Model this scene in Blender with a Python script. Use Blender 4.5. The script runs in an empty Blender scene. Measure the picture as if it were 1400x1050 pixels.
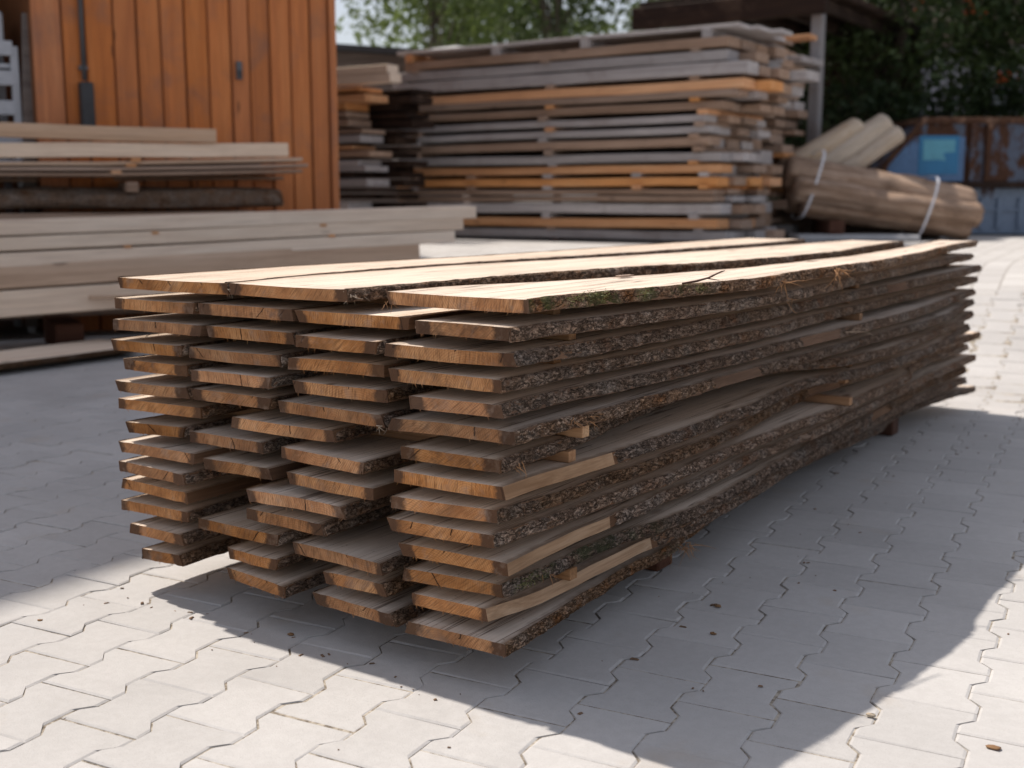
import bpy, math, random
import numpy as np
from mathutils import Vector, Matrix

S = bpy.context.scene
COL = S.collection
random.seed(7)
RNG = np.random.default_rng(7)

# ------------------------------------------------------------------ camera
cam_d = bpy.data.cameras.new("camera")
cam = bpy.data.objects.new("camera", cam_d)
COL.objects.link(cam)
cam.location = (1.4356, -2.1159, 1.1256)
_yaw, _pit = -0.589, 0.1568
_fw = Vector((math.sin(_yaw) * math.cos(_pit), math.cos(_yaw) * math.cos(_pit), -math.sin(_pit)))
cam.rotation_euler = _fw.to_track_quat('-Z', 'Y').to_euler()
cam_d.sensor_width = 36
cam_d.lens = 40.95
cam_d.clip_start = 0.05
cam_d.clip_end = 3000
cam_d.dof.use_dof = True
cam_d.dof.focus_distance = 2.85
cam_d.dof.aperture_fstop = 2.7
S.camera = cam

# ------------------------------------------------------------------ sky, sun, exposure
SUN_EL = math.radians(55.3)
SUN_DIR = Vector((0.982 * math.cos(SUN_EL), -0.188 * math.cos(SUN_EL), -math.sin(SUN_EL)))   # way the light travels
w = bpy.data.worlds.new("World")
S.world = w
w.use_nodes = True
wn = w.node_tree
sky = wn.nodes.new("ShaderNodeTexSky")
sky.sky_type = 'NISHITA'
sky.sun_disc = False
sky.sun_elevation = SUN_EL
sky.sun_rotation = math.atan2(-SUN_DIR.x, -SUN_DIR.y)
sky.air_density = 1.0
sky.dust_density = 2.5
sky.ozone_density = 1.0
wn.nodes["Background"].inputs[1].default_value = 0.125
haze_mix = wn.nodes.new("ShaderNodeMix")               # thin bright cloud over the whole sky
haze_mix.data_type = 'RGBA'
haze_mix.inputs[0].default_value = 0.6
haze_mix.inputs[7].default_value = (3.68, 3.70, 3.94, 1)
wn.links.new(sky.outputs[0], haze_mix.inputs[6])
wn.links.new(haze_mix.outputs[2], wn.nodes["Background"].inputs[0])
sun_d = bpy.data.lights.new("sun", 'SUN')
sun_d.energy = 4.0
sun_d.angle = math.radians(0.8)
sun_d.color = (1.0, 0.93, 0.84)
sun = bpy.data.objects.new("sun", sun_d)
COL.objects.link(sun)
sun.rotation_euler = SUN_DIR.to_track_quat('-Z', 'Y').to_euler()
sun.location = (-12, 3, 20)
S.view_settings.view_transform = 'Standard'
S.view_settings.look = 'None'
S.view_settings.exposure = 0.38
S.view_settings.gamma = 1.0
S.view_settings.use_curve_mapping = False
S.cycles.use_denoising = True
S.cycles.max_bounces = 8

# ------------------------------------------------------------------ noise
def _h(ix, iy, iz, seed):
    n = (ix.astype(np.int64) * 374761393 + iy.astype(np.int64) * 668265263 + iz.astype(np.int64) * 2147483647 + seed * 1274126177) & 0xFFFFFFFF
    n = ((n ^ (n >> 13)) * 1274126177) & 0xFFFFFFFF
    n = ((n ^ (n >> 16)) * 2246822519) & 0xFFFFFFFF
    return ((n ^ (n >> 15)) & 0xFFFFFF) / float(0xFFFFFF)

def vn(x, y, z=0.0, seed=0):
    x, y, z = np.broadcast_arrays(np.asarray(x, float), np.asarray(y, float), np.asarray(z, float))
    xi, yi, zi = np.floor(x), np.floor(y), np.floor(z)
    fx, fy, fz = x - xi, y - yi, z - zi
    fx, fy, fz = (f * f * (3 - 2 * f) for f in (fx, fy, fz))
    r = 0
    for dx in (0, 1):
        for dy in (0, 1):
            for dz in (0, 1):
                r = r + _h(xi + dx, yi + dy, zi + dz, seed) * (fx if dx else 1 - fx) * (fy if dy else 1 - fy) * (fz if dz else 1 - fz)
    return r

def fbm(x, y, z=0.0, seed=0, o=3):
    r, a, t = 0, 1.0, 0
    for i in range(o):
        r = r + a * vn(np.asarray(x) * 2 ** i, np.asarray(y) * 2 ** i, np.asarray(z) * 2 ** i, seed + i)
        t += a
        a *= 0.5
    return r / t

# ------------------------------------------------------------------ node helpers
class NT:
    def __init__(s, name):
        s.m = bpy.data.materials.new(name)
        s.m.use_nodes = True
        s.t = s.m.node_tree
        s.b = s.t.nodes["Principled BSDF"]
    def n(s, typ, ins=None, out=0, **props):
        nd = s.t.nodes.new("ShaderNode" + typ)
        for k, v in props.items():
            setattr(nd, k, v)
        for k, v in (ins or {}).items():
            s.set(nd.inputs[k], v)
        return nd.outputs[out]
    def set(s, sock, v):
        if isinstance(v, bpy.types.NodeSocket):
            s.t.links.new(v, sock)
        else:
            if isinstance(v, (tuple, list)) and sock.type == 'RGBA' and len(v) == 3:
                v = (*v, 1)
            sock.default_value = v
    def mix(s, f, a, b, blend='MIX'):
        nd = s.t.nodes.new("ShaderNodeMix")
        nd.data_type = 'RGBA'
        nd.blend_type = blend
        s.set(nd.inputs[0], f); s.set(nd.inputs[6], a); s.set(nd.inputs[7], b)
        return nd.outputs[2]
    def math(s, op, a, b=0.0, c=0.0, clamp=False):
        nd = s.t.nodes.new("ShaderNodeMath")
        nd.operation = op
        nd.use_clamp = clamp
        s.set(nd.inputs[0], a); s.set(nd.inputs[1], b); s.set(nd.inputs[2], c)
        return nd.outputs[0]
    def ramp(s, f, *stops):
        nd = s.t.nodes.new("ShaderNodeValToRGB")
        e = nd.color_ramp.elements
        while len(e) < len(stops):
            e.new(0.5)
        for el, (p, c) in zip(e, stops):
            el.position = p
            el.color = (c, c, c, 1) if isinstance(c, (int, float)) else (*c, 1)
        s.set(nd.inputs[0], f)
        return nd.outputs[0]
    def noise(s, v, scale, detail=3, rough=0.55, dist=0.0):
        return s.n("TexNoise", {'Vector': v, 'Scale': scale, 'Detail': detail, 'Roughness': rough, 'Distortion': dist})
    def mapping(s, v, scale=(1, 1, 1), rot=(0, 0, 0), loc=(0, 0, 0)):
        return s.n("Mapping", {'Vector': v, 'Scale': scale, 'Rotation': rot, 'Location': loc})
    def obj(s, spread=37.0):
        """object coordinates, shifted by a random amount for every object"""
        tc = s.n("TexCoord", out=3)
        r = s.n("ObjectInfo", out=5)
        sh = s.math('MULTIPLY', r, spread)
        return s.n("VectorMath", {0: tc, 1: s.n("CombineXYZ", {0: sh, 1: s.math('MULTIPLY', r, spread * 2.3), 2: sh})}, operation='ADD')
    def rnd(s):
        return s.n("ObjectInfo", out=5)
    def bump(s, h, strength, dist=0.004, prev=None):
        ins = {'Height': h, 'Strength': strength, 'Distance': dist}
        if prev is not None:
            ins['Normal'] = prev
        return s.n("Bump", ins)
    def fin(s, col, rough=0.8, normal=None, spec=0.25, **kw):
        s.set(s.b.inputs['Base Color'], col)
        s.set(s.b.inputs['Roughness'], rough)
        s.b.inputs['Specular IOR Level'].default_value = spec
        if normal is not None:
            s.set(s.b.inputs['Normal'], normal)
        for k, v in kw.items():
            s.set(s.b.inputs[k], v)
        return s.m

def jitter(t, col, amount=0.18, sat=0.12):
    r = t.rnd()
    r2 = t.math('FRACT', t.math('MULTIPLY', r, 17.31))
    return t.n("HueSaturation", {'Color': col, 'Hue': 0.5, 'Saturation': t.math('MULTIPLY_ADD', r2, sat * 2, 1 - sat),
                                 'Value': t.math('MULTIPLY_ADD', r, amount * 2, 1 - amount)})

# ------------------------------------------------------------------ materials
def m_sawn():
    t = NT("sawn_oak")
    v = t.obj()
    g1 = t.noise(t.mapping(v, (14, 0.9, 14)), 1.0, 4, 0.6, 0.6)
    g2 = t.noise(t.mapping(v, (150, 3.5, 150)), 1.0, 3, 0.6)
    c = t.ramp(g1, (0.25, (0.52, 0.405, 0.315)), (0.5, (0.63, 0.52, 0.425)), (0.75, (0.69, 0.59, 0.495)))
    c = t.mix(t.math('MULTIPLY', t.ramp(g2, (0.35, 1.0), (0.6, 0.0)), 0.35), c, (0.33, 0.235, 0.16))
    st = t.noise(v, 2.3, 4, 0.6, 0.5)
    c = t.mix(t.math('MULTIPLY', t.ramp(st, (0.52, 0.0), (0.75, 1.0)), 0.45), c, (0.28, 0.215, 0.165))
    kn = t.n("TexVoronoi", {'Vector': t.mapping(v, (5.0, 1.6, 0.2)), 'Scale': 1.0}, distance='EUCLIDEAN')
    c = t.mix(t.ramp(kn, (0.045, 0.85), (0.10, 0.0)), c, (0.12, 0.065, 0.035))
    sp = t.noise(v, 95, 2, 0.5)
    c = t.mix(t.math('MULTIPLY', t.ramp(sp, (0.70, 0.0), (0.74, 1.0)), 0.6), c, (0.10, 0.07, 0.05))
    # narrow drying checks that run with the grain from the board end
    ck = t.noise(t.mapping(v, (26, 0.5, 3)), 1.0, 2, 0.5)
    ckm = t.ramp(t.math('ABSOLUTE', t.math('SUBTRACT', ck, 0.5)), (0.004, 1.0), (0.012, 0.0))
    c = t.mix(t.math('MULTIPLY', ckm, 0.7), c, (0.09, 0.055, 0.035))
    at = t.n("Attribute", out=2, attribute_name="edge")
    en = t.math('ADD', at, t.math('MULTIPLY', t.math('SUBTRACT', t.noise(v, 22, 3), 0.5), 0.5))
    c = t.mix(t.ramp(en, (0.10, 0.75), (0.42, 0.0)), c, (0.20, 0.125, 0.075))
    c = jitter(t, c, 0.14, 0.12)
    saw = t.n("TexWave", {'Vector': t.mapping(v, (1, 1, 1), (0, 0, 0.10)), 'Scale': 42.0, 'Distortion': 2.2, 'Detail': 2.0, 'Detail Scale': 1.5}, out=1, wave_type='BANDS', bands_direction='Y')
    n1 = t.bump(saw, 0.22, 0.0015)
    n2 = t.bump(g2, 0.4, 0.002, n1)
    n2 = t.bump(t.math('SUBTRACT', 1.0, ckm), 0.5, 0.002, n2)
    return t.fin(c, 0.82, n2, 0.2)

def m_end():
    t = NT("oak_end_grain")
    v = t.obj(11.0)
    tc = t.n("TexCoord", out=3)
    sep = t.t.nodes.new("ShaderNodeSeparateXYZ"); t.set(sep.inputs[0], tc)
    x, z = sep.outputs[0], sep.outputs[2]
    r = t.rnd()
    r2 = t.math('FRACT', t.math('MULTIPLY', r, 13.7))
    r3 = t.math('FRACT', t.math('MULTIPLY', r, 71.9))
    cx = t.math('MULTIPLY_ADD', r2, 0.24, -0.12)
    cz = t.math('MULTIPLY_ADD', r3, 0.30, -0.22)
    nz = t.noise(v, 30, 3)
    dx = t.math('SUBTRACT', x, cx); dz = t.math('SUBTRACT', z, cz)
    d = t.math('SQRT', t.math('ADD', t.math('MULTIPLY', dx, dx), t.math('MULTIPLY', dz, dz)))
    d = t.math('ADD', d, t.math('MULTIPLY', nz, 0.006))
    ring = t.math('SINE', t.math('MULTIPLY', d, 1050.0))
    big = t.noise(v, 9, 3, 0.6)
    c = t.ramp(big, (0.3, (0.25, 0.105, 0.042)), (0.5, (0.42, 0.190, 0.076)), (0.75, (0.60, 0.325, 0.155)))
    c = t.mix(t.math('MULTIPLY', t.ramp(ring, (0.0, 0.0), (1.0, 1.0)), 0.42), c, (0.24, 0.105, 0.04))
    # saw marks: slanted scratches
    sl = t.math('MULTIPLY_ADD', r2, 1.7, -1.35)
    q = t.math('ADD', x, t.math('MULTIPLY', z, sl))
    qv = t.n("CombineXYZ", {0: q, 1: t.math('MULTIPLY', r, 50.0), 2: t.math('MULTIPLY', z, 0.12)})
    s1 = t.noise(qv, 260, 2, 0.6)
    s2 = t.noise(qv, 900, 1, 0.5)
    c = t.mix(t.math('MULTIPLY', t.ramp(s1, (0.47, 0.0), (0.66, 1.0)), 0.72), c, (0.15, 0.068, 0.030))
    c = t.mix(t.math('MULTIPLY', t.ramp(s2, (0.55, 0.0), (0.8, 1.0)), 0.35), c, (0.66, 0.43, 0.24))
    # straight drying checks across the end
    sl2 = t.math('MULTIPLY_ADD', r3, 2.6, -1.3)
    qq = t.math('ADD', t.math('ADD', x, t.math('MULTIPLY', z, sl2)), t.math('MULTIPLY', t.math('SUBTRACT', t.noise(v, 60, 3), 0.5), 0.010))
    qq = t.math('MULTIPLY_ADD', qq, 9.0, t.math('MULTIPLY', r, 77.0))
    vn1 = t.n("TexVoronoi", {'W': qq, 'Scale': 1.0}, voronoi_dimensions='1D')
    vc1 = t.n("TexVoronoi", {'W': qq, 'Scale': 1.0}, out=1, voronoi_dimensions='1D')
    cs = t.t.nodes.new("ShaderNodeSeparateColor"); t.set(cs.inputs[0], vc1)
    reach = t.math('MULTIPLY_ADD', cs.outputs[1], -0.050, 0.012)              # how far down from the top face it goes
    ckm = t.math('MULTIPLY', t.ramp(vn1, (0.006, 1.0), (0.020, 0.0)), t.math('LESS_THAN', cs.outputs[0], 0.55))
    ckm = t.math('MULTIPLY', ckm, t.math('GREATER_THAN', z, reach))
    c = t.mix(ckm, c, (0.04, 0.02, 0.011))
    # stained sapwood next to the bark, a feature of the wood itself
    at = t.n("Attribute", out=2, attribute_name="edge")
    en = t.math('ADD', at, t.math('MULTIPLY', t.math('SUBTRACT', t.noise(v, 26, 4, 0.65), 0.5), 0.9))
    en = t.math('ADD', en, t.math('MULTIPLY', t.math('SUBTRACT', r3, 0.62), 0.6))
    c = t.mix(t.ramp(en, (0.36, 0.92), (0.58, 0.0)), c, (0.075, 0.042, 0.027))
    gy = t.noise(v, 16, 4, 0.7)
    c = t.mix(t.math('MULTIPLY', t.ramp(gy, (0.54, 0.0), (0.74, 1.0)), 0.55), c, (0.30, 0.22, 0.17))
    dk = t.noise(v, 7, 4, 0.65)
    c = t.mix(t.math('MULTIPLY', t.ramp(dk, (0.52, 0.0), (0.70, 1.0)), 0.55), c, (0.13, 0.07, 0.038))
    c = jitter(t, c, 0.24, 0.07)
    nb = t.bump(s1, 0.5, 0.002)
    nb = t.bump(t.math('SUBTRACT', 1.0, ckm), 0.8, 0.004, nb)
    return t.fin(c, 0.88, nb, 0.15)

def m_bark(name="oak_bark", moss=False):
    t = NT(name)
    v = t.obj()
    vm = t.mapping(v, (1, 0.55, 1))
    n1 = t.noise(v, 8, 5, 0.65)
    n2 = t.noise(vm, 170, 6, 0.75)
    f1 = t.noise(t.mapping(v, (1, 0.42, 1)), 62, 4, 0.65, 0.4)
    f2 = t.noise(t.mapping(v, (1, 0.8, 1)), 135, 3, 0.6, 0.3)
    cr1 = t.ramp(t.math('ABSOLUTE', t.math('SUBTRACT', f1, 0.5)), (0.0, 1.0), (0.055, 0.0))
    cr2 = t.ramp(t.math('ABSOLUTE', t.math('SUBTRACT', f2, 0.5)), (0.0, 1.0), (0.05, 0.0))
    pit = t.math('MAXIMUM', cr1, t.math('MULTIPLY', cr2, 0.6))
    c = t.ramp(n2, (0.30, (0.15, 0.086, 0.054)), (0.5, (0.33, 0.208, 0.138)), (0.70, (0.54, 0.385, 0.27)))
    c = t.mix(t.ramp(n1, (0.46, 0.0), (0.66, 0.75)), c, t.ramp(n2, (0.32, (0.20, 0.148, 0.115)), (0.5, (0.43, 0.345, 0.285)), (0.68, (0.66, 0.575, 0.50))))
    rd = t.noise(v, 7.5, 4, 0.65)
    c = t.mix(t.ramp(rd, (0.56, 0.0), (0.68, 0.85)), c, t.mix(n2, (0.14, 0.05, 0.02), (0.40, 0.19, 0.085)))
    c = t.mix(t.math('MULTIPLY', pit, 0.88), c, (0.022, 0.013, 0.008))
    if moss:
        mo = t.noise(v, 11, 4, 0.65)
        ty = t.t.nodes.new("ShaderNodeSeparateXYZ"); t.set(ty.inputs[0], t.n("TexCoord", out=3))
        near = t.ramp(t.math('ADD', ty.outputs[1], t.math('MULTIPLY', mo, 0.3)), (0.75, 1.0), (0.95, 0.0))
        c = t.mix(t.math('MULTIPLY', t.ramp(mo, (0.46, 0.0), (0.58, 0.85)), near), c, t.mix(n2, (0.03, 0.042, 0.014), (0.19, 0.19, 0.085)))
    c = jitter(t, c, 0.22, 0.2)
    h = t.math('ADD', t.math('SUBTRACT', 1.0, pit), t.math('MULTIPLY', n2, 0.7))
    return t.fin(c, 0.93, t.bump(h, 1.0, 0.010), 0.12)

def m_plank(name, c1, c2, c3, grain=1.0, rough=0.8, stain=0.4, sc=(0.16, 0.11, 0.08), jit=0.16, spec=0.2, axis=0, sat=.10):
    """timber whose grain runs along the object's own x (0), y (1) or z (2) axis"""
    t = NT(name)
    v = t.obj()
    def st(a, b):
        s_ = [a, a, a]; s_[axis] = b
        return tuple(s_)
    g1 = t.noise(t.mapping(v, st(13 * grain, 0.7)), 1.0, 4, 0.6, 0.7)
    g2 = t.noise(t.mapping(v, st(120 * grain, 2.5)), 1.0, 3, 0.6)
    c = t.ramp(g1, (0.28, c1), (0.5, c2), (0.74, c3))
    c = t.mix(t.math('MULTIPLY', t.ramp(g2, (0.35, 1.0), (0.62, 0.0)), 0.4), c, tuple(k * 0.62 for k in c1))
    sn = t.noise(v, 2.6, 4, 0.65, 0.4)
    c = t.mix(t.math('MULTIPLY', t.ramp(sn, (0.52, 0.0), (0.72, 1.0)), stain), c, sc)
    kn = t.n("TexVoronoi", {'Vector': t.mapping(v, st(6.0, 1.5)), 'Scale': 1.0})
    c = t.mix(t.ramp(kn, (0.05, 0.75), (0.11, 0.0)), c, tuple(k * 0.3 for k in c1))
    c = jitter(t, c, jit, sat)
    return t.fin(c, rough, t.bump(g2, 0.45, 0.003), spec)

def m_paver(name="grey_concrete_paver", island=False):
    t = NT(name)
    pos = t.n("NewGeometry", out=0)
    r = t.n("NewGeometry", out=8) if island else t.rnd()
    n1 = t.noise(pos, 1.1, 5, 0.6)
    n2 = t.noise(pos, 34, 4, 0.7)
    n3 = t.noise(pos, 260, 2, 0.6)
    c = t.ramp(n1, (0.3, (0.425, 0.408, 0.396)), (0.7, (0.52, 0.50, 0.484)))
    c = t.mix(t.math('MULTIPLY', t.ramp(n2, (0.42, 1.0), (0.60, 0.0)), 0.16), c, (0.33, 0.31, 0.295))
    c = t.mix(t.math('MULTIPLY', t.ramp(n3, (0.56, 0.0), (0.70, 1.0)), 0.22), c, (0.24, 0.225, 0.21))
    dirt = t.noise(pos, 0.75, 6, 0.7, 0.6)
    c = t.mix(t.math('MULTIPLY', t.ramp(dirt, (0.50, 0.0), (0.68, 1.0)), 0.28), c, (0.30, 0.285, 0.27))
    tan = t.noise(pos, 3.1, 4, 0.6)
    c = t.mix(t.math('MULTIPLY', t.ramp(tan, (0.60, 0.0), (0.74, 1.0)), 0.35), c, (0.40, 0.325, 0.25))
    c = t.n("HueSaturation", {'Color': c, 'Hue': 0.5, 'Saturation': 1.0, 'Value': t.math('MULTIPLY_ADD', r, 0.10, 0.95)})
    nb = t.bump(n3, 0.35, 0.002)
    return t.fin(c, 0.85, t.bump(n2, 0.25, 0.004, nb), 0.2)

def m_ground():
    """sandy joints where the stones lie; further off the same paving, too far away to tell stones apart"""
    t = NT("paved_ground")
    pos = t.n("NewGeometry", out=0)
    n1 = t.noise(pos, 1.1, 5, 0.6)
    n2 = t.noise(pos, 34, 4, 0.7)
    sand = t.ramp(n2, (0.40, (0.14, 0.115, 0.09)), (0.5, (0.30, 0.26, 0.21)), (0.60, (0.45, 0.40, 0.335)))
    rot = t.mapping(pos, (1, 1, 1), (0, 0, -0.11))
    br = t.t.nodes.new("ShaderNodeTexBrick")
    for k, vv in {'Vector': t.mapping(rot, (1, 1, 1), (0, 0, 1.5708)), 'Scale': 1.0, 'Mortar Size': 0.005, 'Brick Width': 0.235, 'Row Height': 0.196,
                  'Color1': (0.44, 0.42, 0.405), 'Color2': (0.52, 0.50, 0.48), 'Mortar': (0.24, 0.21, 0.18)}.items():
        t.set(br.inputs[k], vv)
    far = t.mix(t.math('MULTIPLY', t.ramp(n1, (0.4, 0.0), (0.7, 1.0)), 0.25), br.outputs[0], (0.40, 0.375, 0.345))
    msk = t.n("Attribute", out=2, attribute_name="stones")
    c = t.mix(msk, far, sand)
    return t.fin(c, 0.92, t.bump(n2, 0.4, 0.004), 0.15)

def m_plain(name, col, rough=0.6, var=0.15, scale=8.0, metal=0.0, spec=0.4, bump=0.1):
    t = NT(name)
    v = t.obj()
    n = t.noise(v, scale, 5, 0.65)
    c = t.ramp(n, (0.3, tuple(k * (1 - var) for k in col)), (0.7, tuple(min(1, k * (1 + var)) for k in col)))
    return t.fin(c, rough, t.bump(t.noise(v, scale * 9, 3), bump, 0.003), spec, Metallic=metal)

def m_rusty(name, paint, amount=0.5):
    t = NT(name)
    v = t.n("TexCoord", out=3)
    n1 = t.noise(t.mapping(v, (1, 1, 0.7)), 2.6, 6, 0.68, 0.4)
    n2 = t.noise(v, 26, 5, 0.7)
    run = t.noise(t.mapping(v, (14, 14, 0.9)), 1.0, 4, 0.6)
    p = t.ramp(n2, (0.35, tuple(k * 0.75 for k in paint)), (0.65, tuple(k * 1.15 for k in paint)))
    rust = t.ramp(n2, (0.3, (0.025, 0.011, 0.007)), (0.55, (0.07, 0.029, 0.014)), (0.75, (0.14, 0.062, 0.028)))
    k = t.math('ADD', n1, t.math('MULTIPLY', t.math('SUBTRACT', run, 0.5), 0.35))
    f = t.ramp(k, (0.62 - amount * 0.25, 0.0), (0.70 - amount * 0.25, 1.0))
    return t.fin(t.mix(f, p, rust), t.math('MULTIPLY_ADD', f, 0.35, 0.5), t.bump(n2, 0.2, 0.004), 0.35)

def m_leaf(name, c1, c2, trans=0.35):
    t = NT(name)
    r = t.n("NewGeometry", out=8)
    pos = t.n("NewGeometry", out=0)
    n = t.noise(pos, 1.3, 2)
    f = t.math('ADD', t.math('MULTIPLY', r, 0.6), t.math('MULTIPLY', n, 0.5), clamp=True)
    c = t.mix(f, c1, c2)
    t.fin(c, 0.55, None, 0.3)
    tr = t.t.nodes.new("ShaderNodeBsdfTranslucent")
    t.set(tr.inputs[0], t.mix(0.5, c, (c2[0] * 1.3, c2[1] * 1.25, c2[2] * 0.5)))
    ms = t.t.nodes.new("ShaderNodeMixShader")
    ms.inputs[0].default_value = trans
    t.t.links.new(t.b.outputs[0], ms.inputs[1]); t.t.links.new(tr.outputs[0], ms.inputs[2])
    t.t.links.new(ms.outputs[0], t.t.nodes["Material Output"].inputs[0])
    return t.m

SAWN, END, BARK, MOSSBARK = m_sawn(), m_end(), m_bark(), m_bark("mossy_oak_bark", True)
RAWSIDE = m_plank('torn_oak_side', (0.22, 0.130, 0.075), (0.37, 0.245, 0.155), (0.50, 0.37, 0.265), 1.5, stain=0.8, sc=(0.20, 0.115, 0.065), axis=1)
INNER = m_plank('inner_bark', (0.08, 0.040, 0.022), (0.145, 0.078, 0.044), (0.23, 0.135, 0.082), 1.4, stain=0.6, sc=(0.07, 0.04, 0.025), axis=1)
PAVER, PAVER_F, GROUND = m_paver(), m_paver("grey_concrete_pavers", True), m_ground()
STICK = m_plank("spacer_wood", (0.24, 0.125, 0.06), (0.36, 0.20, 0.105), (0.48, 0.31, 0.18), 1.6)
BEARER = m_plank("old_bearer_wood", (0.055, 0.022, 0.014), (0.095, 0.042, 0.027), (0.14, 0.07, 0.045))
PALE = m_plank("pale_spruce", (0.76, 0.575, 0.43), (0.85, 0.67, 0.515), (0.89, 0.735, 0.585), 0.7, stain=0.15, sc=(0.40, 0.28, 0.20), jit=0.07)
PALEWARM = m_plank("warm_spruce", (0.48, 0.31, 0.20), (0.58, 0.39, 0.26), (0.64, 0.46, 0.33), 0.7, stain=0.15, sc=(0.36, 0.22, 0.13), jit=0.07)
GREY = m_plank("weathered_grey_wood", (0.33, 0.300, 0.295), (0.44, 0.405, 0.40), (0.54, 0.50, 0.49), stain=0.35, sc=(0.17, 0.12, 0.09))
TAN = m_plank("tanned_wood", (0.29, 0.195, 0.14), (0.39, 0.27, 0.20), (0.47, 0.345, 0.27), stain=0.3)
LARCH = m_plank("orange_larch", (0.52, 0.235, 0.095), (0.64, 0.315, 0.14), (0.70, 0.40, 0.21), stain=0.25, sc=(0.30, 0.13, 0.06))
DARKWOOD = m_plank("dark_wood_and_shade", (0.018, 0.010, 0.008), (0.028, 0.016, 0.011), (0.042, 0.024, 0.016))  # dark brown wood; its colour also stands in for shade in places
CLAD = m_plank("orange_varnished_cladding", (0.41, 0.130, 0.038), (0.53, 0.175, 0.050), (0.59, 0.22, 0.072), 0.8, rough=0.55, stain=0.6, sc=(0.25, 0.115, 0.07), jit=0.08, sat=.05, spec=0.35, axis=2)
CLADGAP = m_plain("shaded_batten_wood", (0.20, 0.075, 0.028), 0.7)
PEELED = m_plank("peeled_log_wood", (0.42, 0.33, 0.25), (0.55, 0.45, 0.35), (0.64, 0.55, 0.45), 0.6, stain=0.3, sc=(0.42, 0.25, 0.12), jit=0.05)
SLABBARK = m_plank("dry_bark", (0.18, 0.105, 0.065), (0.40, 0.265, 0.18), (0.60, 0.44, 0.33), 0.8, rough=0.95, stain=0.5, sc=(0.09, 0.055, 0.035), jit=0.12, spec=0.1)

# ------------------------------------------------------------------ object helpers
def tag(o, label=None, cat=None, group=None, kind=None):
    if label: o["label"] = label
    if cat: o["category"] = cat
    if group: o["group"] = group
    if kind: o["kind"] = kind
    return o

def mesh_obj(name, verts, faces, mats, parent=None, matidx=None, smooth=False, loc=None):
    me = bpy.data.meshes.new(name)
    me.from_pydata([tuple(v) for v in verts], [], [tuple(f) for f in faces])
    for m in (mats if isinstance(mats, (list, tuple)) else [mats]):
        me.materials.append(m)
    if matidx is not None:
        me.polygons.foreach_set("material_index", np.asarray(matidx, dtype=np.int32))
    if smooth:
        me.polygons.foreach_set("use_smooth", np.ones(len(me.polygons), dtype=bool))
    me.update()
    o = bpy.data.objects.new(name, me)
    COL.objects.link(o)
    if parent is not None:
        o.parent = parent
    if loc is not None:
        o.location = loc
    return o

def empty(name, loc=(0, 0, 0), rz=0.0):
    o = bpy.data.objects.new(name, None)
    COL.objects.link(o)
    o.location = loc
    o.rotation_euler = (0, 0, rz)
    o.empty_display_size = 0.2
    return o

def link_mesh(name, me, parent=None, loc=(0, 0, 0), rot=(0, 0, 0)):
    o = bpy.data.objects.new(name, me)
    COL.objects.link(o)
    o.parent = parent
    o.location = loc
    o.rotation_euler = rot
    return o

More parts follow.
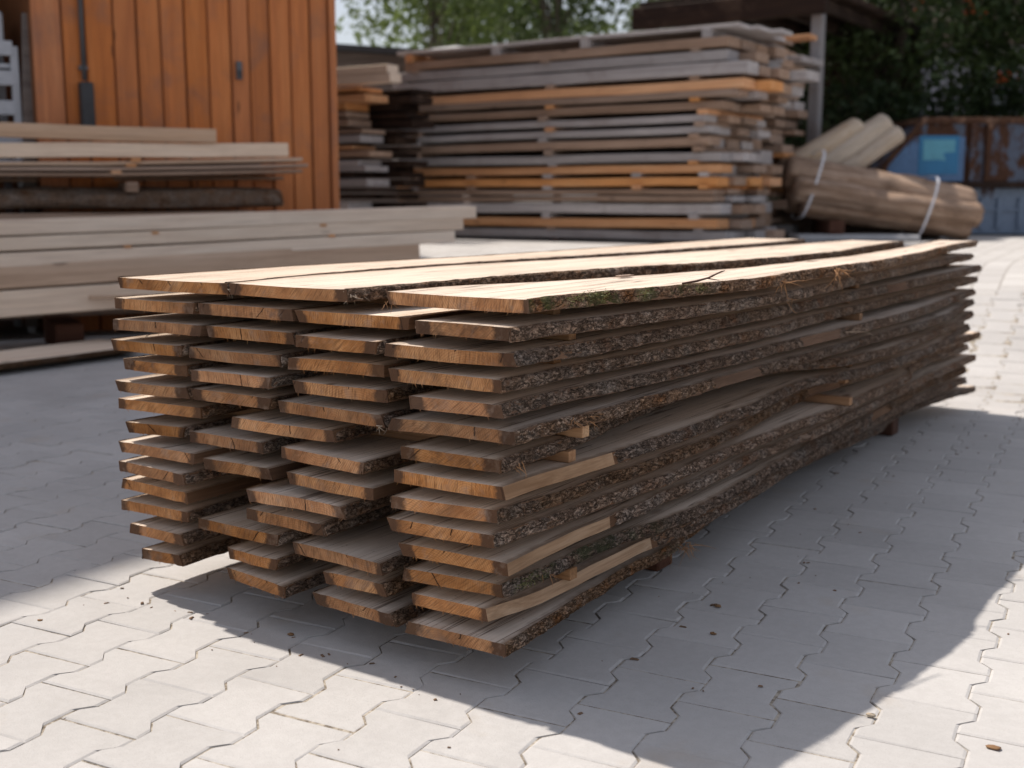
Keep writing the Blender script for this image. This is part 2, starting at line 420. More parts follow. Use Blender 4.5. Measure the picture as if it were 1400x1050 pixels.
class MB:
    """gathers solids into one mesh"""
    def __init__(s):
        s.v, s.f, s.m = [], [], []
    def add(s, vs, fs, mi=0):
        b = len(s.v)
        s.v += [tuple(x) for x in vs]
        s.f += [tuple(i + b for i in f) for f in fs]
        s.m += [mi] * len(fs)
        return s
    def box(s, a, b, mi=0, c=0.0, M=None):
        """box between corners with chamfer c"""
        a, b = np.array(a, float), np.array(b, float)
        lo, hi = np.minimum(a, b), np.maximum(a, b)
        c = min(c, 0.45 * float(min(hi - lo)))
        vs, fs = [], []
        if c <= 0:
            for z in (lo[2], hi[2]):
                vs += [(lo[0], lo[1], z), (hi[0], lo[1], z), (hi[0], hi[1], z), (lo[0], hi[1], z)]
            fs = [(3, 2, 1, 0), (4, 5, 6, 7), (0, 1, 5, 4), (1, 2, 6, 5), (2, 3, 7, 6), (3, 0, 4, 7)]
        else:
            rings = []
            for z, k in ((lo[2], c), (lo[2] + c, 0), (hi[2] - c, 0), (hi[2], c)):
                x0, x1, y0, y1 = lo[0] + k, hi[0] - k, lo[1] + k, hi[1] - k
                if k == 0:
                    ring = [(x0 + c, y0, z), (x1 - c, y0, z), (x1, y0 + c, z), (x1, y1 - c, z), (x1 - c, y1, z), (x0 + c, y1, z), (x0, y1 - c, z), (x0, y0 + c, z)]
                else:
                    ring = [(x0, y0, z), (x1, y0, z), (x1, y0, z), (x1, y1, z), (x1, y1, z), (x0, y1, z), (x0, y1, z), (x0, y0, z)]
                    ring = [(x0, y0, z), (x1, y0, z), (x1, y1, z), (x0, y1, z)]
                rings.append(ring)
            vs = rings[0] + rings[1] + rings[2] + rings[3]
            B, T = 4, 12
            fs = [(3, 2, 1, 0), (20, 21, 22, 23)]
            for i in range(8):
                j = (i + 1) % 8
                fs.append((B + i, B + j, T + j, T + i))
            for base, r0, flip in ((0, B, False), (20, T, True)):
                q = [((0, 1), (0, 1)), ((1, 2), (2, 3)), ((2, 3), (4, 5)), ((3, 0), (6, 7))]
                for (k0, k1), (r_0, r_1) in q:
                    f = (base + k0, base + k1, r0 + r_1, r0 + r_0)
                    fs.append(f if not flip else f[::-1])
                for k, (r_0, r_1) in enumerate(((7, 0), (1, 2), (3, 4), (5, 6))):
                    f = (base + k, r0 + r_1, r0 + r_0)
                    fs.append(f if not flip else f[::-1])
        if M is not None:
            vs = [tuple(M @ Vector(x)) for x in vs]
        return s.add(vs, fs, mi)
    def tube(s, pts, rad, seg=8, mi=0, cap=True):
        pts = [Vector(p) for p in pts]
        if not hasattr(rad, '__len__'):
            rad = [rad] * len(pts)
        vs, fs = [], []
        up = Vector((0, 0, 1))
        for i, p in enumerate(pts):
            d = (pts[min(i + 1, len(pts) - 1)] - pts[max(i - 1, 0)]).normalized()
            a = d.cross(up if abs(d.z) < 0.95 else Vector((1, 0, 0))).normalized()
            b = d.cross(a)
            for k in range(seg):
                an = 2 * math.pi * k / seg
                vs.append(p + (a * math.cos(an) + b * math.sin(an)) * rad[i])
        for i in range(len(pts) - 1):
            for k in range(seg):
                k2 = (k + 1) % seg
                fs.append((i * seg + k, i * seg + k2, (i + 1) * seg + k2, (i + 1) * seg + k))
        if cap:
            fs.append(tuple(range(seg))[::-1])
            fs.append(tuple((len(pts) - 1) * seg + k for k in range(seg)))
        return s.add(vs, fs, mi)
    def obj(s, name, mats, parent=None, smooth=False, loc=None):
        return mesh_obj(name, s.v, s.f, mats, parent, s.m, smooth, loc)

def ordn(n):
    return ["zeroth", "first", "second", "third", "fourth", "fifth", "sixth", "seventh", "eighth", "ninth", "tenth", "eleventh", "twelfth",
            "thirteenth", "fourteenth", "fifteenth", "sixteenth", "seventeenth", "eighteenth"][n]

def nth(n):
    return ordn(n) if n < 19 else ['nineteenth', 'twentieth'][n - 19] if n < 21 else 'twenty-' + ordn(n - 20)

# ------------------------------------------------------------------ terrain
def ground_z(x, y):
    t = np.clip((np.asarray(y, float) - 4.75) / 3.75, 0, 1)
    return 0.6 * t * t * (3 - 2 * t) + 0.0 * np.asarray(x, float)

PR = 0.11                                              # the paving runs at a small angle to the stack
pcx, psx = math.cos(PR), math.sin(PR)
PX0, PX1, PY0, PY1 = -7.2, 3.2, -2.2, 7.2             # extent of the laid stones in paving coordinates
def to_pave(x, y): return x * pcx + y * psx, -x * psx + y * pcx
def from_pave(u, v): return u * pcx - v * psx, u * psx + v * pcx

def build_ground():
    xs = np.concatenate([np.linspace(-400, -14, 14), np.linspace(-13, 8, 106), np.linspace(10, 300, 12)])
    ys = np.concatenate([np.linspace(-150, -7, 10), np.linspace(-6, 18, 121), np.linspace(20, 700, 16)])
    X, Y = np.meshgrid(xs, ys)
    Z = ground_z(X, Y) - 0.0034
    v = np.stack([X.ravel(), Y.ravel(), Z.ravel()], 1)
    nx, ny = len(xs), len(ys)
    f = [(j * nx + i, j * nx + i + 1, (j + 1) * nx + i + 1, (j + 1) * nx + i) for j in range(ny - 1) for i in range(nx - 1)]
    o = mesh_obj("ground", v, f, GROUND, smooth=True)
    U, V = to_pave(X.ravel(), Y.ravel())
    a = o.data.attributes.new("stones", 'FLOAT', 'POINT')
    a.data.foreach_set("value", ((U > PX0) & (U < PX1) & (V > PY0) & (V < PY1)).astype(np.float32))
    tag(o, "pale grey paved yard that rises gently towards the back", kind="structure")
    return o
ground = build_ground()

def build_pavers():
    W_, L_, A_ = 0.196, 0.2375, 0.015
    g = 0.0012
    prof = [(0.0, 1), (0.17, 1), (0.31, -1), (0.69, -1), (0.83, 1), (1.0, 1)]
    def stone(seed):
        rg = np.random.default_rng(seed)
        right = [(W_ / 2 + A_ * k - g, min(max(s * L_, g), L_ - g) - L_ / 2) for s, k in prof]
        left = [(-W_ / 2 - A_ * k + g, y) for (s, k), (_, y) in zip(prof, right)][::-1]
        ring = np.array(right + left)
        ring += rg.normal(0, 0.0006, ring.shape)
        ins = ring * (1 - 0.006 / np.maximum(np.abs(ring), 0.03)) 
        zj = rg.normal(0, 0.0004, len(ring))
        n = len(ring)
        v = [(x, y, z) for (x, y), z in zip(ins, zj)] + [(x, y, -0.0028) for x, y in ring] + [(x, y, -0.02) for x, y in ring]
        # the hourglass outline is split into convex pieces
        f = [(0, 1, 10, 11), (1, 2, 9, 10), (2, 3, 8, 9), (3, 4, 7, 8), (4, 5, 6, 7)]
        for a in (0, n):
            for i in range(n):
                j = (i + 1) % n
                f.append((a + i, a + n + i, a + n + j, a + j))
        return np.array(v), f
    var = [stone(k) for k in range(6)]
    meshes = []
    for k, (v, f) in enumerate(var):
        me = bpy.data.meshes.new("paver")
        me.from_pydata([tuple(x) for x in v], [], f)
        me.materials.append(PAVER)
        me.update()
        meshes.append(me)
    cells = []
    C = np.array(cam.location)
    fwv = np.array(_fw)
    nu, nv = int((PX1 - PX0) / W_), int((PY1 - PY0) / L_)
    for i in range(nu):
        for j in range(nv):
            u = PX0 + (i + 0.5) * W_ - 0.058
            vv = PY0 + (j + 0.5 + 0.5 * (i % 2)) * L_ + 0.085
            x, y = from_pave(u, vv)
            z = float(ground_z(x, y))
            d = np.array([x, y, z]) - C
            dep = d @ fwv
            r = np.array([math.cos(_yaw), -math.sin(_yaw), 0])
            up = np.cross(r, fwv)
            px, py = (d @ r) / max(dep, 1e-3), -(d @ up) / max(dep, 1e-3)
            vis = dep > 0.3 and abs(px) < 0.455 and abs(py) < 0.345
            if -1.25 < x < 0.0 and 0.05 < y < 4.5:
                vis = False
            # hidden behind the stack
            if vis and y > 0.2:
                t = (0.0 - C[1]) / d[1]
                q = C + d * t
                if -1.34 < q[0] < 0.0 and 0.1 < q[2] < 0.9: vis = False
                if d[0] < -1e-6 and x < -1.3:
                    t2 = (0.0 - C[0]) / d[0]
                    q2 = C + d * t2
                    if 0 < q2[1] < 4.4 and 0.1 < q2[2] < 0.9: vis = False
            cells.append((dep if vis else 99 + dep, x, y, z))
    cells.sort()
    n = 0
    V, F = [], []
    for dep, x, y, z in cells:
        sl = 0.0
        if 4.75 < y < 8.5:
            sl = float(ground_z(x, y + 0.01) - ground_z(x, y - 0.01)) / 0.02
        rot = (math.atan(sl) + random.gauss(0, 0.004), random.gauss(0, 0.004), PR + random.gauss(0, 0.006) + (math.pi if random.random() < 0.5 else 0))
        if rot[2] > 2: rot = (-rot[0], rot[1], rot[2])
        loc = (x + random.gauss(0, 0.0006), y + random.gauss(0, 0.0006), z + random.gauss(0, 0.0009))
        k = random.randrange(6)
        if n < 300 and dep < 99:
            link_mesh("paver", meshes[k], ground, loc, rot)
            n += 1
        else:
            M = Matrix.Translation(loc) @ Matrix.Rotation(rot[2], 4, 'Z') @ Matrix.Rotation(rot[0], 4, 'X')
            m3 = np.array(M.to_3x3())
            vv = var[k][0] @ m3.T + np.array(loc)
            b = len(V) * 36
            V.append(vv)
            F += [tuple(i + b for i in f) for f in var[k][1]]
    o = mesh_obj("paver_field", np.concatenate(V), F, PAVER_F, ground)
    tag(o, kind="stuff")
build_pavers()

# ------------------------------------------------------------------ the near stack of live-edge boards
PITCH, THICK, ZT0, LEN = 0.060, 0.030, 0.910, 4.46
FRONT = [  # column, layer, left x, left y, right x, right y of the front edge
('B',1,-1.330,0.011,-0.892,0.018),('C',1,-0.872,0.012,-0.472,0.008),('D',1,-0.361,0.027,0.055,0.016),
('A',2,-1.348,0.011,-1.017,0.015),('B',2,-1.009,0.021,-0.667,0.023),('C',2,-0.656,0.024,-0.295,0.036),('D',2,-0.248,-0.003,0.024,-0.015),
('A',3,-1.348,0.002,-1.000,0.021),('B',3,-0.981,0.019,-0.664,0.020),('C',3,-0.626,-0.004,-0.362,-0.002),('D',3,-0.329,-0.010,0.021,0.003),
('A',4,-1.376,0.013,-1.081,0.019),('B',4,-1.057,0.025,-0.723,0.031),('C',4,-0.660,0.003,-0.370,0.030),('D',4,-0.330,-0.002,-0.004,-0.008),
('A',5,-1.362,0.040,-1.093,0.044),('B',5,-1.030,0.004,-0.744,0.019),('C',5,-0.660,0.011,-0.357,0.021),('D',5,-0.267,-0.006,-0.014,0.007),
('A',6,-1.372,0.015,-1.092,0.036),('B',6,-1.066,0.030,-0.760,0.034),('C',6,-0.730,0.027,-0.368,0.012),('D',6,-0.323,-0.001,0.014,0.018),
('A',7,-1.394,0.041,-1.067,0.064),('B',7,-0.904,0.030,-0.548,0.037),('D',7,-0.287,-0.013,-0.005,-0.007),
('A',8,-1.339,0.019,-1.128,0.056),('B',8,-1.069,0.026,-0.790,0.024),('C',8,-0.718,0.023,-0.410,-0.004),('D',8,-0.306,-0.017,0.007,-0.015),
('A',9,-1.372,0.015,-1.049,0.020),('B',9,-0.994,0.000,-0.750,0.010),('C',9,-0.688,0.011,-0.384,-0.003),('D',9,-0.302,-0.031,-0.022,0.000),
('A',10,-1.372,0.015,-1.076,-0.001),('C',10,-0.814,-0.017,-0.483,-0.012),('D',10,-0.326,-0.024,-0.028,-0.009),
('A',11,-1.390,0.040,-1.095,0.025),('C',11,-0.841,0.010,-0.557,-0.002),('D',11,-0.300,-0.012,0.012,-0.002),
('A',12,-1.389,0.029,-1.111,0.041),('B',12,-1.036,0.015,-0.730,0.014),('C',12,-0.655,-0.009,-0.350,-0.023),('D',12,-0.279,-0.018,-0.019,0.012),
('A',13,-1.329,0.013,-1.112,0.013),('B',13,-0.918,0.005,-0.720,0.001),('C',13,-0.554,-0.005,-0.363,-0.002),('D',13,-0.263,-0.010,-0.057,-0.003),
('A',14,-1.263,-0.007,-1.120,0.009),('B',14,-0.922,0.006,-0.674,-0.027),('C',14,-0.588,-0.010,-0.315,-0.027),('D',14,-0.252,-0.037,0.025,-0.029)]
# outer (right-hand) edge of the corner column: y, x pairs
OUT = {1: [(.15,.043),(.565,.131),(.95,.19),(1.57,.186),(2.08,.205),(3.0,.13),(3.9,.035),(4.48,.012)],
2: [(.17,.047),(.38,.089),(.66,.119),(.9,.144),(1.25,.166),(1.5,.162),(1.98,.127),(2.65,.103),(3.6,.055),(4.4,.05)],
3: [(.13,.015),(.25,.046),(.45,.057),(.62,.075),(1.0,.07),(1.7,.088),(2.0,.08),(2.57,.1),(3.2,.097),(3.9,.096),(4.4,.07)],
4: [(.15,.002),(.3,.008),(.56,.034),(.77,.051),(1.1,.066),(1.35,.085),(1.7,.072),(2.2,.065),(2.66,.078),(3.55,.077),(4.3,.07)],
5: [(.2,-.02),(.46,.014),(.8,.042),(1.12,.061),(1.29,.071),(1.83,.102),(2.35,.13),(2.5,.132),(3.1,.132),(3.68,.09),(4.4,.06)],
6: [(.19,.015),(.45,.04),(.69,.054),(1.1,.068),(1.59,.085),(2.38,.116),(3.0,.15),(3.45,.15),(3.9,.09),(4.4,.05)],
7: [(.17,-.008),(.31,-.010),(.52,-.04),(.79,-.075),(1.2,-.10),(1.7,-.085),(1.93,-.02),(2.08,.085),(2.5,.15),(3.1,.134),(3.7,.12),(4.1,.07),(4.4,.05)],
8: [(.15,.005),(.43,.039),(.62,.049),(.88,.048),(1.16,.051),(1.46,.05),(1.85,.0),(2.05,.05),(2.3,.11),(2.85,.14),(3.3,.145),(3.8,.09),(4.4,.05)],
9: [(.15,.007),(.45,.021),(.79,.047),(1.2,.042),(1.7,.0),(2.1,-.02),(2.6,.03),(3.3,.05),(4.4,.08)],
10: [(.26,.003),(.59,.019),(.85,.04),(1.2,.04),(1.72,.055),(2.09,.091),(2.5,.085),(2.72,.079),(2.98,.07),(3.1,.11),(3.14,.03),(3.6,.0),(4.4,.05)],
11: [(.24,.0),(.49,.012),(.66,.012),(.94,.024),(1.16,.035),(1.3,.02),(2.0,.06),(2.6,.06),(3.2,.05),(4.4,.07)],
12: [(.23,.003),(.36,-.008),(.54,.005),(.65,.029),(.83,.06),(1.3,.055),(2.0,.03),(2.8,.03),(3.6,.0),(4.4,.04)],
13: [(.18,-.005),(.36,-.018),(.55,.003),(.69,-.003),(.9,.035),(1.4,.02),(2.1,-.01),(3.0,-.02),(3.7,-.01),(4.4,.03)],
14: [(.16,.01),(.31,.004),(.57,-.009),(.87,-.004),(1.42,-.075),(2.0,-.09),(2.25,-.078),(2.53,-.062),(2.98,-.03),(3.45,-.08),(4.05,-.014),(4.43,.06)]}
END_Y = {1: 4.48, 2: 4.25, 3: 4.32, 4: 4.32, 5: 4.24, 6: 4.30, 7: 4.30, 8: 4.20, 9: 4.42, 10: 4.32, 11: 4.38, 12: 4.34, 13: 4.36, 14: 4.46}
TOPE = {('D', -1): [(0,-.361),(.28,-.344),(.52,-.23),(.92,-.14),(1.16,-.085),(1.42,-.04),(1.84,-.02),(2.44,-.01),(3.5,-.085),(4.5,-.18)],
('C', 1): [(0,-.472),(.24,-.454),(.87,-.43),(1.28,-.347),(1.58,-.275),(2.2,-.196),(2.77,-.176),(4.1,-.30)],
('C', -1): [(0,-.872),(.35,-.925),(1.0,-.905),(1.57,-.81),(2.2,-.71),(3.56,-.60),(4.4,-.58)],
('B', 1): [(0,-.892),(.37,-.952),(.98,-.955),(1.66,-.905),(2.33,-.835),(3.44,-.785),(4.2,-.84)],
('B', -1): [(0,-1.33),(.68,-1.30),(1.37,-1.225),(2.4,-1.2),(4,-1.17)]}
BARE = {8: [(-1, .43)], 11: [(-1, .47)], 13: [(-1, .70)]}            # stretches of the outer edge without bark
COLN = {'A': 'left-hand', 'B': 'second', 'C': 'third', 'D': 'right-hand corner'}

def samples(y0, y1, fine, near):
    """lengthwise sample positions, denser where the camera is near"""
    ys, y = [y0], y0
    while y < y1 - 1e-4:
        if fine:
            st = 0.0085 * (1 + max(y, 0) * 0.62) * near
        else:
            st = 0.012 * near if y < 0.35 else 0.09
        y = min(y1, y + st)
        ys.append(y)
    return np.array(ys)

def interp_edge(pts, ys):
    px = np.array([p[0] for p in pts]); pv = np.array([p[1] for p in pts])
    # smooth the polyline a little
    r = 0
    for d, wt in ((-0.09, .2), (-0.045, .2), (0, .2), (0.045, .2), (0.09, .2)):
        r = r + wt * np.interp(ys + d, px, pv)
    return r

def make_board(ci, col, lay, xl0, yl0, xr0, yr0):
    rg = np.random.default_rng(lay * 10 + ci)
    seed = lay * 41 + ci * 7
    zt = ZT0 - (lay - 1) * PITCH
    yend = END_Y[lay] if col == 'D' else 4.38 + rg.uniform(-.12, .08)
    if lay == 1 and col == 'B': yend = 4.22
    if lay == 1 and col == 'C': yend = 4.24
    yf0 = min(yl0, yr0)
    right_fine = (col == 'D') or lay == 1
    left_fine = (lay == 1 and col != 'B')
    def xedge(side, ys):
        if side > 0 and col == 'D':
            pts = [(yr0, xr0)] + OUT[lay]
            return interp_edge(pts, ys) + (vn(ys * 9, lay, 3, seed) - .5) * .012 * np.clip(ys * 3, 0, 1)
        if lay == 1:
            return interp_edge(TOPE[(col, side)], ys) + (vn(ys * 8, side, 5, seed) - .5) * .010 * np.clip(ys * 3, 0, 1)
        base = xl0 if side < 0 else xr0
        # the same slow wander for the two sides of one gap keeps neighbours apart
        gap = lay * 5 + ('ABCDE'.index(col) + (1 if side > 0 else 0))
        amp = 0.030 if lay > 1 else 0.022
        wv = (vn(ys * 0.9 + 5, gap * 3.7, 0, 11) - vn(np.array([0.9 * 0 + 5.0]), np.array([gap * 3.7]), 0, 11)) * amp
        loc_ = (vn(ys * 7, gap, 5, seed + side) - .5) * .010 * np.clip(ys * 3, 0, 1)
        return base + wv + loc_
    slL, slR = rg.uniform(-.016, .012), rg.uniform(-.012, .018)
    if col == 'D': slR = rg.uniform(.0, .012)
    o_x, o_y = 0.5 * (xl0 + xr0), 0.5 * (yl0 + yr0)
    # ---------------- sawn wood
    ys = samples(yf0, yend, col == 'D' or lay == 1, 3.0)
    ys = np.unique(np.concatenate([[yf0], ys]))
    us = np.array([0, .012, .03, .055, .5, -.055, -.03, -.012, 0])
    xl, xr = xedge(-1, ys), xedge(1, ys)
    cup = rg.uniform(-.003, .003)
    zj = (vn(ys * 1.1, 0, 0, seed + 3) - .5) * .003
    rows_t, rows_b, edge = [], [], []
    n = len(us)
    for k, y in enumerate(ys):
        Wd = xr[k] - xl[k]
        u = np.array([0, .012, .03, .055, Wd * .5, Wd - .055, Wd - .03, Wd - .012, Wd])
        x = xl[k] + u
        if k == 0:
            yy = yl0 + (yr0 - yl0) * u / Wd + rg.normal(0, .0012, n)
        elif k == len(ys) - 1:
            yy = y + rg.normal(0, .003, n)
        else:
            f = math.exp(-(y - yf0) / .05)
            yy = y + f * ((yl0 + (yr0 - yl0) * u / Wd) - yf0)
        zc = cup * (1 - (2 * u / Wd - 1) ** 2) + zj[k]
        rows_t.append(np.stack([x - o_x, yy - o_y, zc], 1))
        xb = xl[k] - slL + (u / Wd) * (Wd + slL + slR)
        rows_b.append(np.stack([xb - o_x, yy - o_y + (rg.normal(0, .0015, n) if k == 0 else 0), zc - THICK], 1))
        e = np.minimum(u, Wd - u) / .06
        edge.append(np.clip(e, 0, 1))
    NY = len(ys)
    V = np.concatenate([np.concatenate(rows_t), np.concatenate(rows_b)])
    E_ = np.concatenate(edge + edge)
    F, MI = [], []
    B = NY * n
    for k in range(NY - 1):
        for i in range(n - 1):
            a, b, c, d = k * n + i, k * n + i + 1, (k + 1) * n + i + 1, (k + 1) * n + i
            F.append((a, b, c, d)); MI.append(0)
            F.append((B + d, B + c, B + b, B + a)); MI.append(0)
        F.append((k * n, (k + 1) * n, B + (k + 1) * n, B + k * n)); MI.append(2)
        F.append((k * n + n - 1, B + k * n + n - 1, B + (k + 1) * n + n - 1, (k + 1) * n + n - 1)); MI.append(3 if (col == 'D' and any(a_ <= ys[k] <= b_ for a_, b_ in BARE.get(lay, []))) else 2)
    for i in range(n - 1):
        F.append((i, B + i, B + i + 1, i + 1)); MI.append(1)
        a = (NY - 1) * n
        F.append((a + i, a + i + 1, B + a + i + 1, B + a + i)); MI.append(1)
    # whiskers of torn fibre along the lower front edge
    wv, wf = [], []
    for _ in range(rg.integers(4, 12)):
        s_ = rg.uniform(.02, .98)
        x = xl0 - slL + (xr0 - xl0 + slL + slR) * s_ - o_x
        y = yl0 + (yr0 - yl0) * s_ - o_y
        L_ = rg.uniform(.004, .014); an = rg.uniform(-.9, .9); wd = rg.uniform(.0004, .0010)
        tip = (x + math.sin(an) * L_, y - rg.uniform(.001, .004), -THICK - math.cos(an) * L_ * .8)
        b = len(V) + len(wv)
        wv += [(x - wd, y - .0005, -THICK + .001), (x + wd, y - .0005, -THICK + .001), (x, y + .001, -THICK + .002), tip]
        wf += [(b, b + 1, b + 3), (b + 1, b + 2, b + 3), (b + 2, b, b + 3)]
    V = np.concatenate([V, np.array(wv)])
    E_ = np.concatenate([E_, np.ones(len(wv))])
    F += wf; MI += [1] * len(wf)
    ob = mesh_obj("live_edge_board", V, F, [SAWN, END, INNER, RAWSIDE], None, MI, loc=(o_x, o_y, zt))
    at = ob.data.attributes.new("edge", 'FLOAT', 'POINT')
    at.data.foreach_set("value", E_.astype(np.float32))
    # ---------------- bark on both edges
    for side in (-1, 1):
        fine = right_fine if side > 0 else left_fine
        ystart = yl0 if side < 0 else yr0
        rngs = [(ystart + .001, yend - .004)]
        if side > 0 and col == 'D' and lay in BARE:
            rngs = [(max(b for _, b in BARE[lay]), yend - .004)]
        elif lay > 1 and rg.random() < (.30 if col != 'D' else .0):
            st = rg.uniform(.05, .5)
            rngs = [(ystart + st, yend - .004)]
        elif col == 'D' and side > 0:
            # a chunk or two of bark has dropped off
            if lay not in (1,) and rg.random() < .45:
                c_ = rg.uniform(.8, 3.4)
                rngs = [(ystart + .001, c_), (c_ + rg.uniform(.08, .35), yend - .004)]
        for (ya, yb) in rngs:
            yv = samples(ya, yb, fine, 0.85 if fine else 1.0)
            xe = xedge(side, yv)
            sl = slL if side < 0 else slR
            nr = 9 if fine else 6
            vv = np.linspace(0, 1, nr)
            YY, VV = np.meshgrid(yv, vv, indexing='ij')
            XE = xe[:, None]
            thick_b = (0.0055 + 0.006 * vn(yv * 1.3, lay, ci, seed + 9))[:, None]
            px_ = XE + side * VV * sl
            bul = np.sqrt(np.clip(np.sin(np.pi * np.clip(VV * .94 + .03, 0, 1)), 0, 1))
            cell = fbm(YY * 40, VV * 3.0, ci, seed + 20, 3)
            ridge = 1 - np.abs(2 * vn(YY * 34 + 9 * vn(YY * 12, VV * 3, 2, seed), VV * 3.2, lay, seed + 31) - 1)
            out_ = thick_b * bul * (.55 + .75 * cell) - .007 * np.clip((ridge - .70) / .30, 0, 1) + .004 * (vn(YY * 150, VV * 8, 1, seed + 5) - .5)
            lump = np.clip(vn(YY * 4.5, VV * .8, 4, seed + 77) - .62, 0, 1) * .03
            out_ = out_ + lump * bul
            rag = (vn(YY * 30, 1.5, 0, seed + 50) - .5) * .006
            zz = -VV * THICK + (.0015 - .003 * VV) + np.where(VV < .01, rag * .5, 0) + np.where(VV > .99, rag, 0)
            kk = np.zeros(len(yv)); 
            e0 = .004 if yv[0] < ystart + .01 else .004 + .05 * vn(VV * 4, 3.3, ci, seed + 8)
            e1 = .006 if yv[-1] > yend - .02 else .004 + .07 * vn(VV * 4, 7.3, ci, seed + 8)
            tap = np.minimum(1, np.minimum((YY - yv[0] - (0 if yv[0] < ystart + .01 else e0)) / .004, (yv[-1] - YY - (0 if yv[-1] > yend - .02 else e1)) / .006))
            tap = np.clip(tap, 0, 1)
            out_ = out_ * np.clip(tap, 0, 1)
            out_ = np.where(tap <= 0, -.004, out_)
            out_[:, 0] = -.003; out_[:, -1] = -.003
            zjj = np.interp(yv, ys, zj)[:, None]
            xx = px_ + side * out_
            Vb = np.stack([xx - o_x, YY - o_y + (vn(YY * 60, VV * 5, 3, seed + 60) - .5) * .004 * tap, zz + zjj], -1).reshape(-1, 3)
            Fb = []
            m = len(yv)
            for k in range(m - 1):
                for i in range(nr - 1):
                    a, b, c, d = k * nr + i, k * nr + i + 1, (k + 1) * nr + i + 1, (k + 1) * nr + i
                    Fb.append((a, b, c, d) if side < 0 else (d, c, b, a))
            mossy = (col == 'D' and side > 0 and lay in (1, 12))
            mesh_obj("bark", Vb, Fb, MOSSBARK if mossy and (lay != 14) else BARK, ob, smooth=True)
    if lay == 1:
        lab = {'B': "left-hand board of the three pale boards on top of the near stack",
               'C': "middle board of the three pale boards on top of the near stack",
               'D': "right-hand top board of the near stack, moss on its bark edge"}[col]
    else:
        extra = ""
        if lay == 14: lab = "live-edge board at the bottom of the near stack, %s column" % COLN[col]
        else: lab = "live-edge board in the near stack's %s layer from the top, %s column" % (ordn(lay), COLN[col])
    tag(ob, lab, "board", "live-edge boards of the near stack")
    return ob

boards = {}
for ci, row in enumerate(FRONT):
    boards[(row[0], row[1])] = make_board(ci, *row)

# spacer sticks between the layers and bearers below
def stick_mesh(L_, w_=0.034, h_=PITCH - THICK - 0.001):
    return MB().box((-L_ / 2, -w_ / 2, 0), (L_ / 2, w_ / 2, h_), c=.0015)
for yi, (y0, where) in enumerate(((.31, "near end"), (2.30, "middle"), (4.06, "far end"))):
    for lay in range(1, 14):
        zb = ZT0 - lay * PITCH
        rr = random.Random(lay * 7 + yi)
        yy = y0 + rr.uniform(-.03, .03)
        xr_ = np.interp(yy, [p[0] for p in OUT[lay + 1]], [p[1] for p in OUT[lay + 1]])
        xr2 = np.interp(yy, [p[0] for p in OUT[lay]], [p[1] for p in OUT[lay]])
        xright = min(xr_, xr2) - (rr.uniform(.10, .20) if yi == 0 else rr.uniform(.03, .12))
        if (yi, lay) == (1, 9): xright, yy = .112, 2.13
        if (yi, lay) == (1, 4): xright = .085
        if (yi, lay) == (1, 8): xright = .05
        if (yi, lay) == (0, 6): xright = .030
        if (yi, lay) == (0, 7): xright = .008
        if (yi, lay) in ((0, 2), (0, 3)): xright = min(xr_, xr2) - .045
        if (yi, lay) == (0, 12): xright, yy = .012, .30
        xleft = -1.27 + rr.uniform(-.03, .05)
        o = stick_mesh(xright - xleft).obj("spacer_stick", STICK, loc=((xleft + xright) / 2, yy, zb + .0005))
        o.rotation_euler = (0, 0, rr.uniform(-.012, .012))
        tag(o, "spacer stick under the %s layer from the top at the near stack's %s" % (ordn(lay), where), "spacer stick", "spacer sticks in the near stack")
for y0, where in ((1.03, "near"), (3.52, "far")):
    o = MB().box((-.62, -.05, 0), (.545, .05, .0975), c=.006).obj("bearer", BEARER, loc=(-.64, y0, .001))
    tag(o, "dark squared bearer on the paving under the %s half of the near stack" % where, "bearer")

# torn strips of bark, twig, chips
def shred(parent, pts, rad, mat, name="bark_shred"):
    b = MB()
    for p in pts:
        b.tube(p, rad, 5)
    return tag(b.obj(name, mat, parent), kind='stuff')
FIBRE = m_plain("torn_bark_fibre", (0.36, 0.19, 0.09), 0.9, 0.3, 40)
GREYFIBRE = m_plain("dry_grey_fibre", (0.42, 0.33, 0.25), 0.9, 0.3, 40)
def curl(rg, start, L_, d, n=6, wob=.4):
    p = np.array(start, float); d = np.array(d, float); d /= np.linalg.norm(d)
    out = [tuple(p)]
    for _ in range(n):
        d = d + rg.normal(0, wob, 3) * .5; d /= np.linalg.norm(d)
        p = p + d * L_ / n
        out.append(tuple(p))
    return out
def shreds(key, spots, mat=FIBRE, n=7, L_=.05, down=True, rad=.0011):
    ob = boards[key]
    rg = np.random.default_rng(abs(hash(str(key))) % 1000 if False else key[1] * 13 + ord(key[0]))
    allp = []
    for (x, y, z) in spots:
        for _ in range(n):
            st = (x - ob.location.x + rg.normal(0, .006), y - ob.location.y + rg.normal(0, .014), z - ob.location.z + rg.normal(0, .003))
            allp.append(curl(rg, st, L_ * rg.uniform(.4, 1.2), (rg.normal(.5, .5), rg.normal(0, .6), -abs(rg.normal(.6, .5)) if down else rg.normal(.2, .6))))
    shred(ob, allp, [rad, rad, rad * .9, rad * .8, rad * .6, rad * .4, rad * .2], mat)
shreds(('D', 1), [(.205, 1.62, .905), (.20, 1.66, .90), (.195, 1.16, .895)], n=9, L_=.075, rad=.0016)
shreds(('D', 2), [(.165, 1.30, .845)], n=3, L_=.11)
shreds(('D', 5), [(.11, 2.05, .655)], n=3, L_=.12, mat=GREYFIBRE)
shreds(('D', 6), [(.03, .26, .605), (.035, .33, .60)], n=6, L_=.04)
shreds(('D', 7), [(.0, .06, .53)], n=6, L_=.05)
shreds(('C', 6), [(-.375, .02, .582)], n=5, L_=.035, mat=GREYFIBRE)
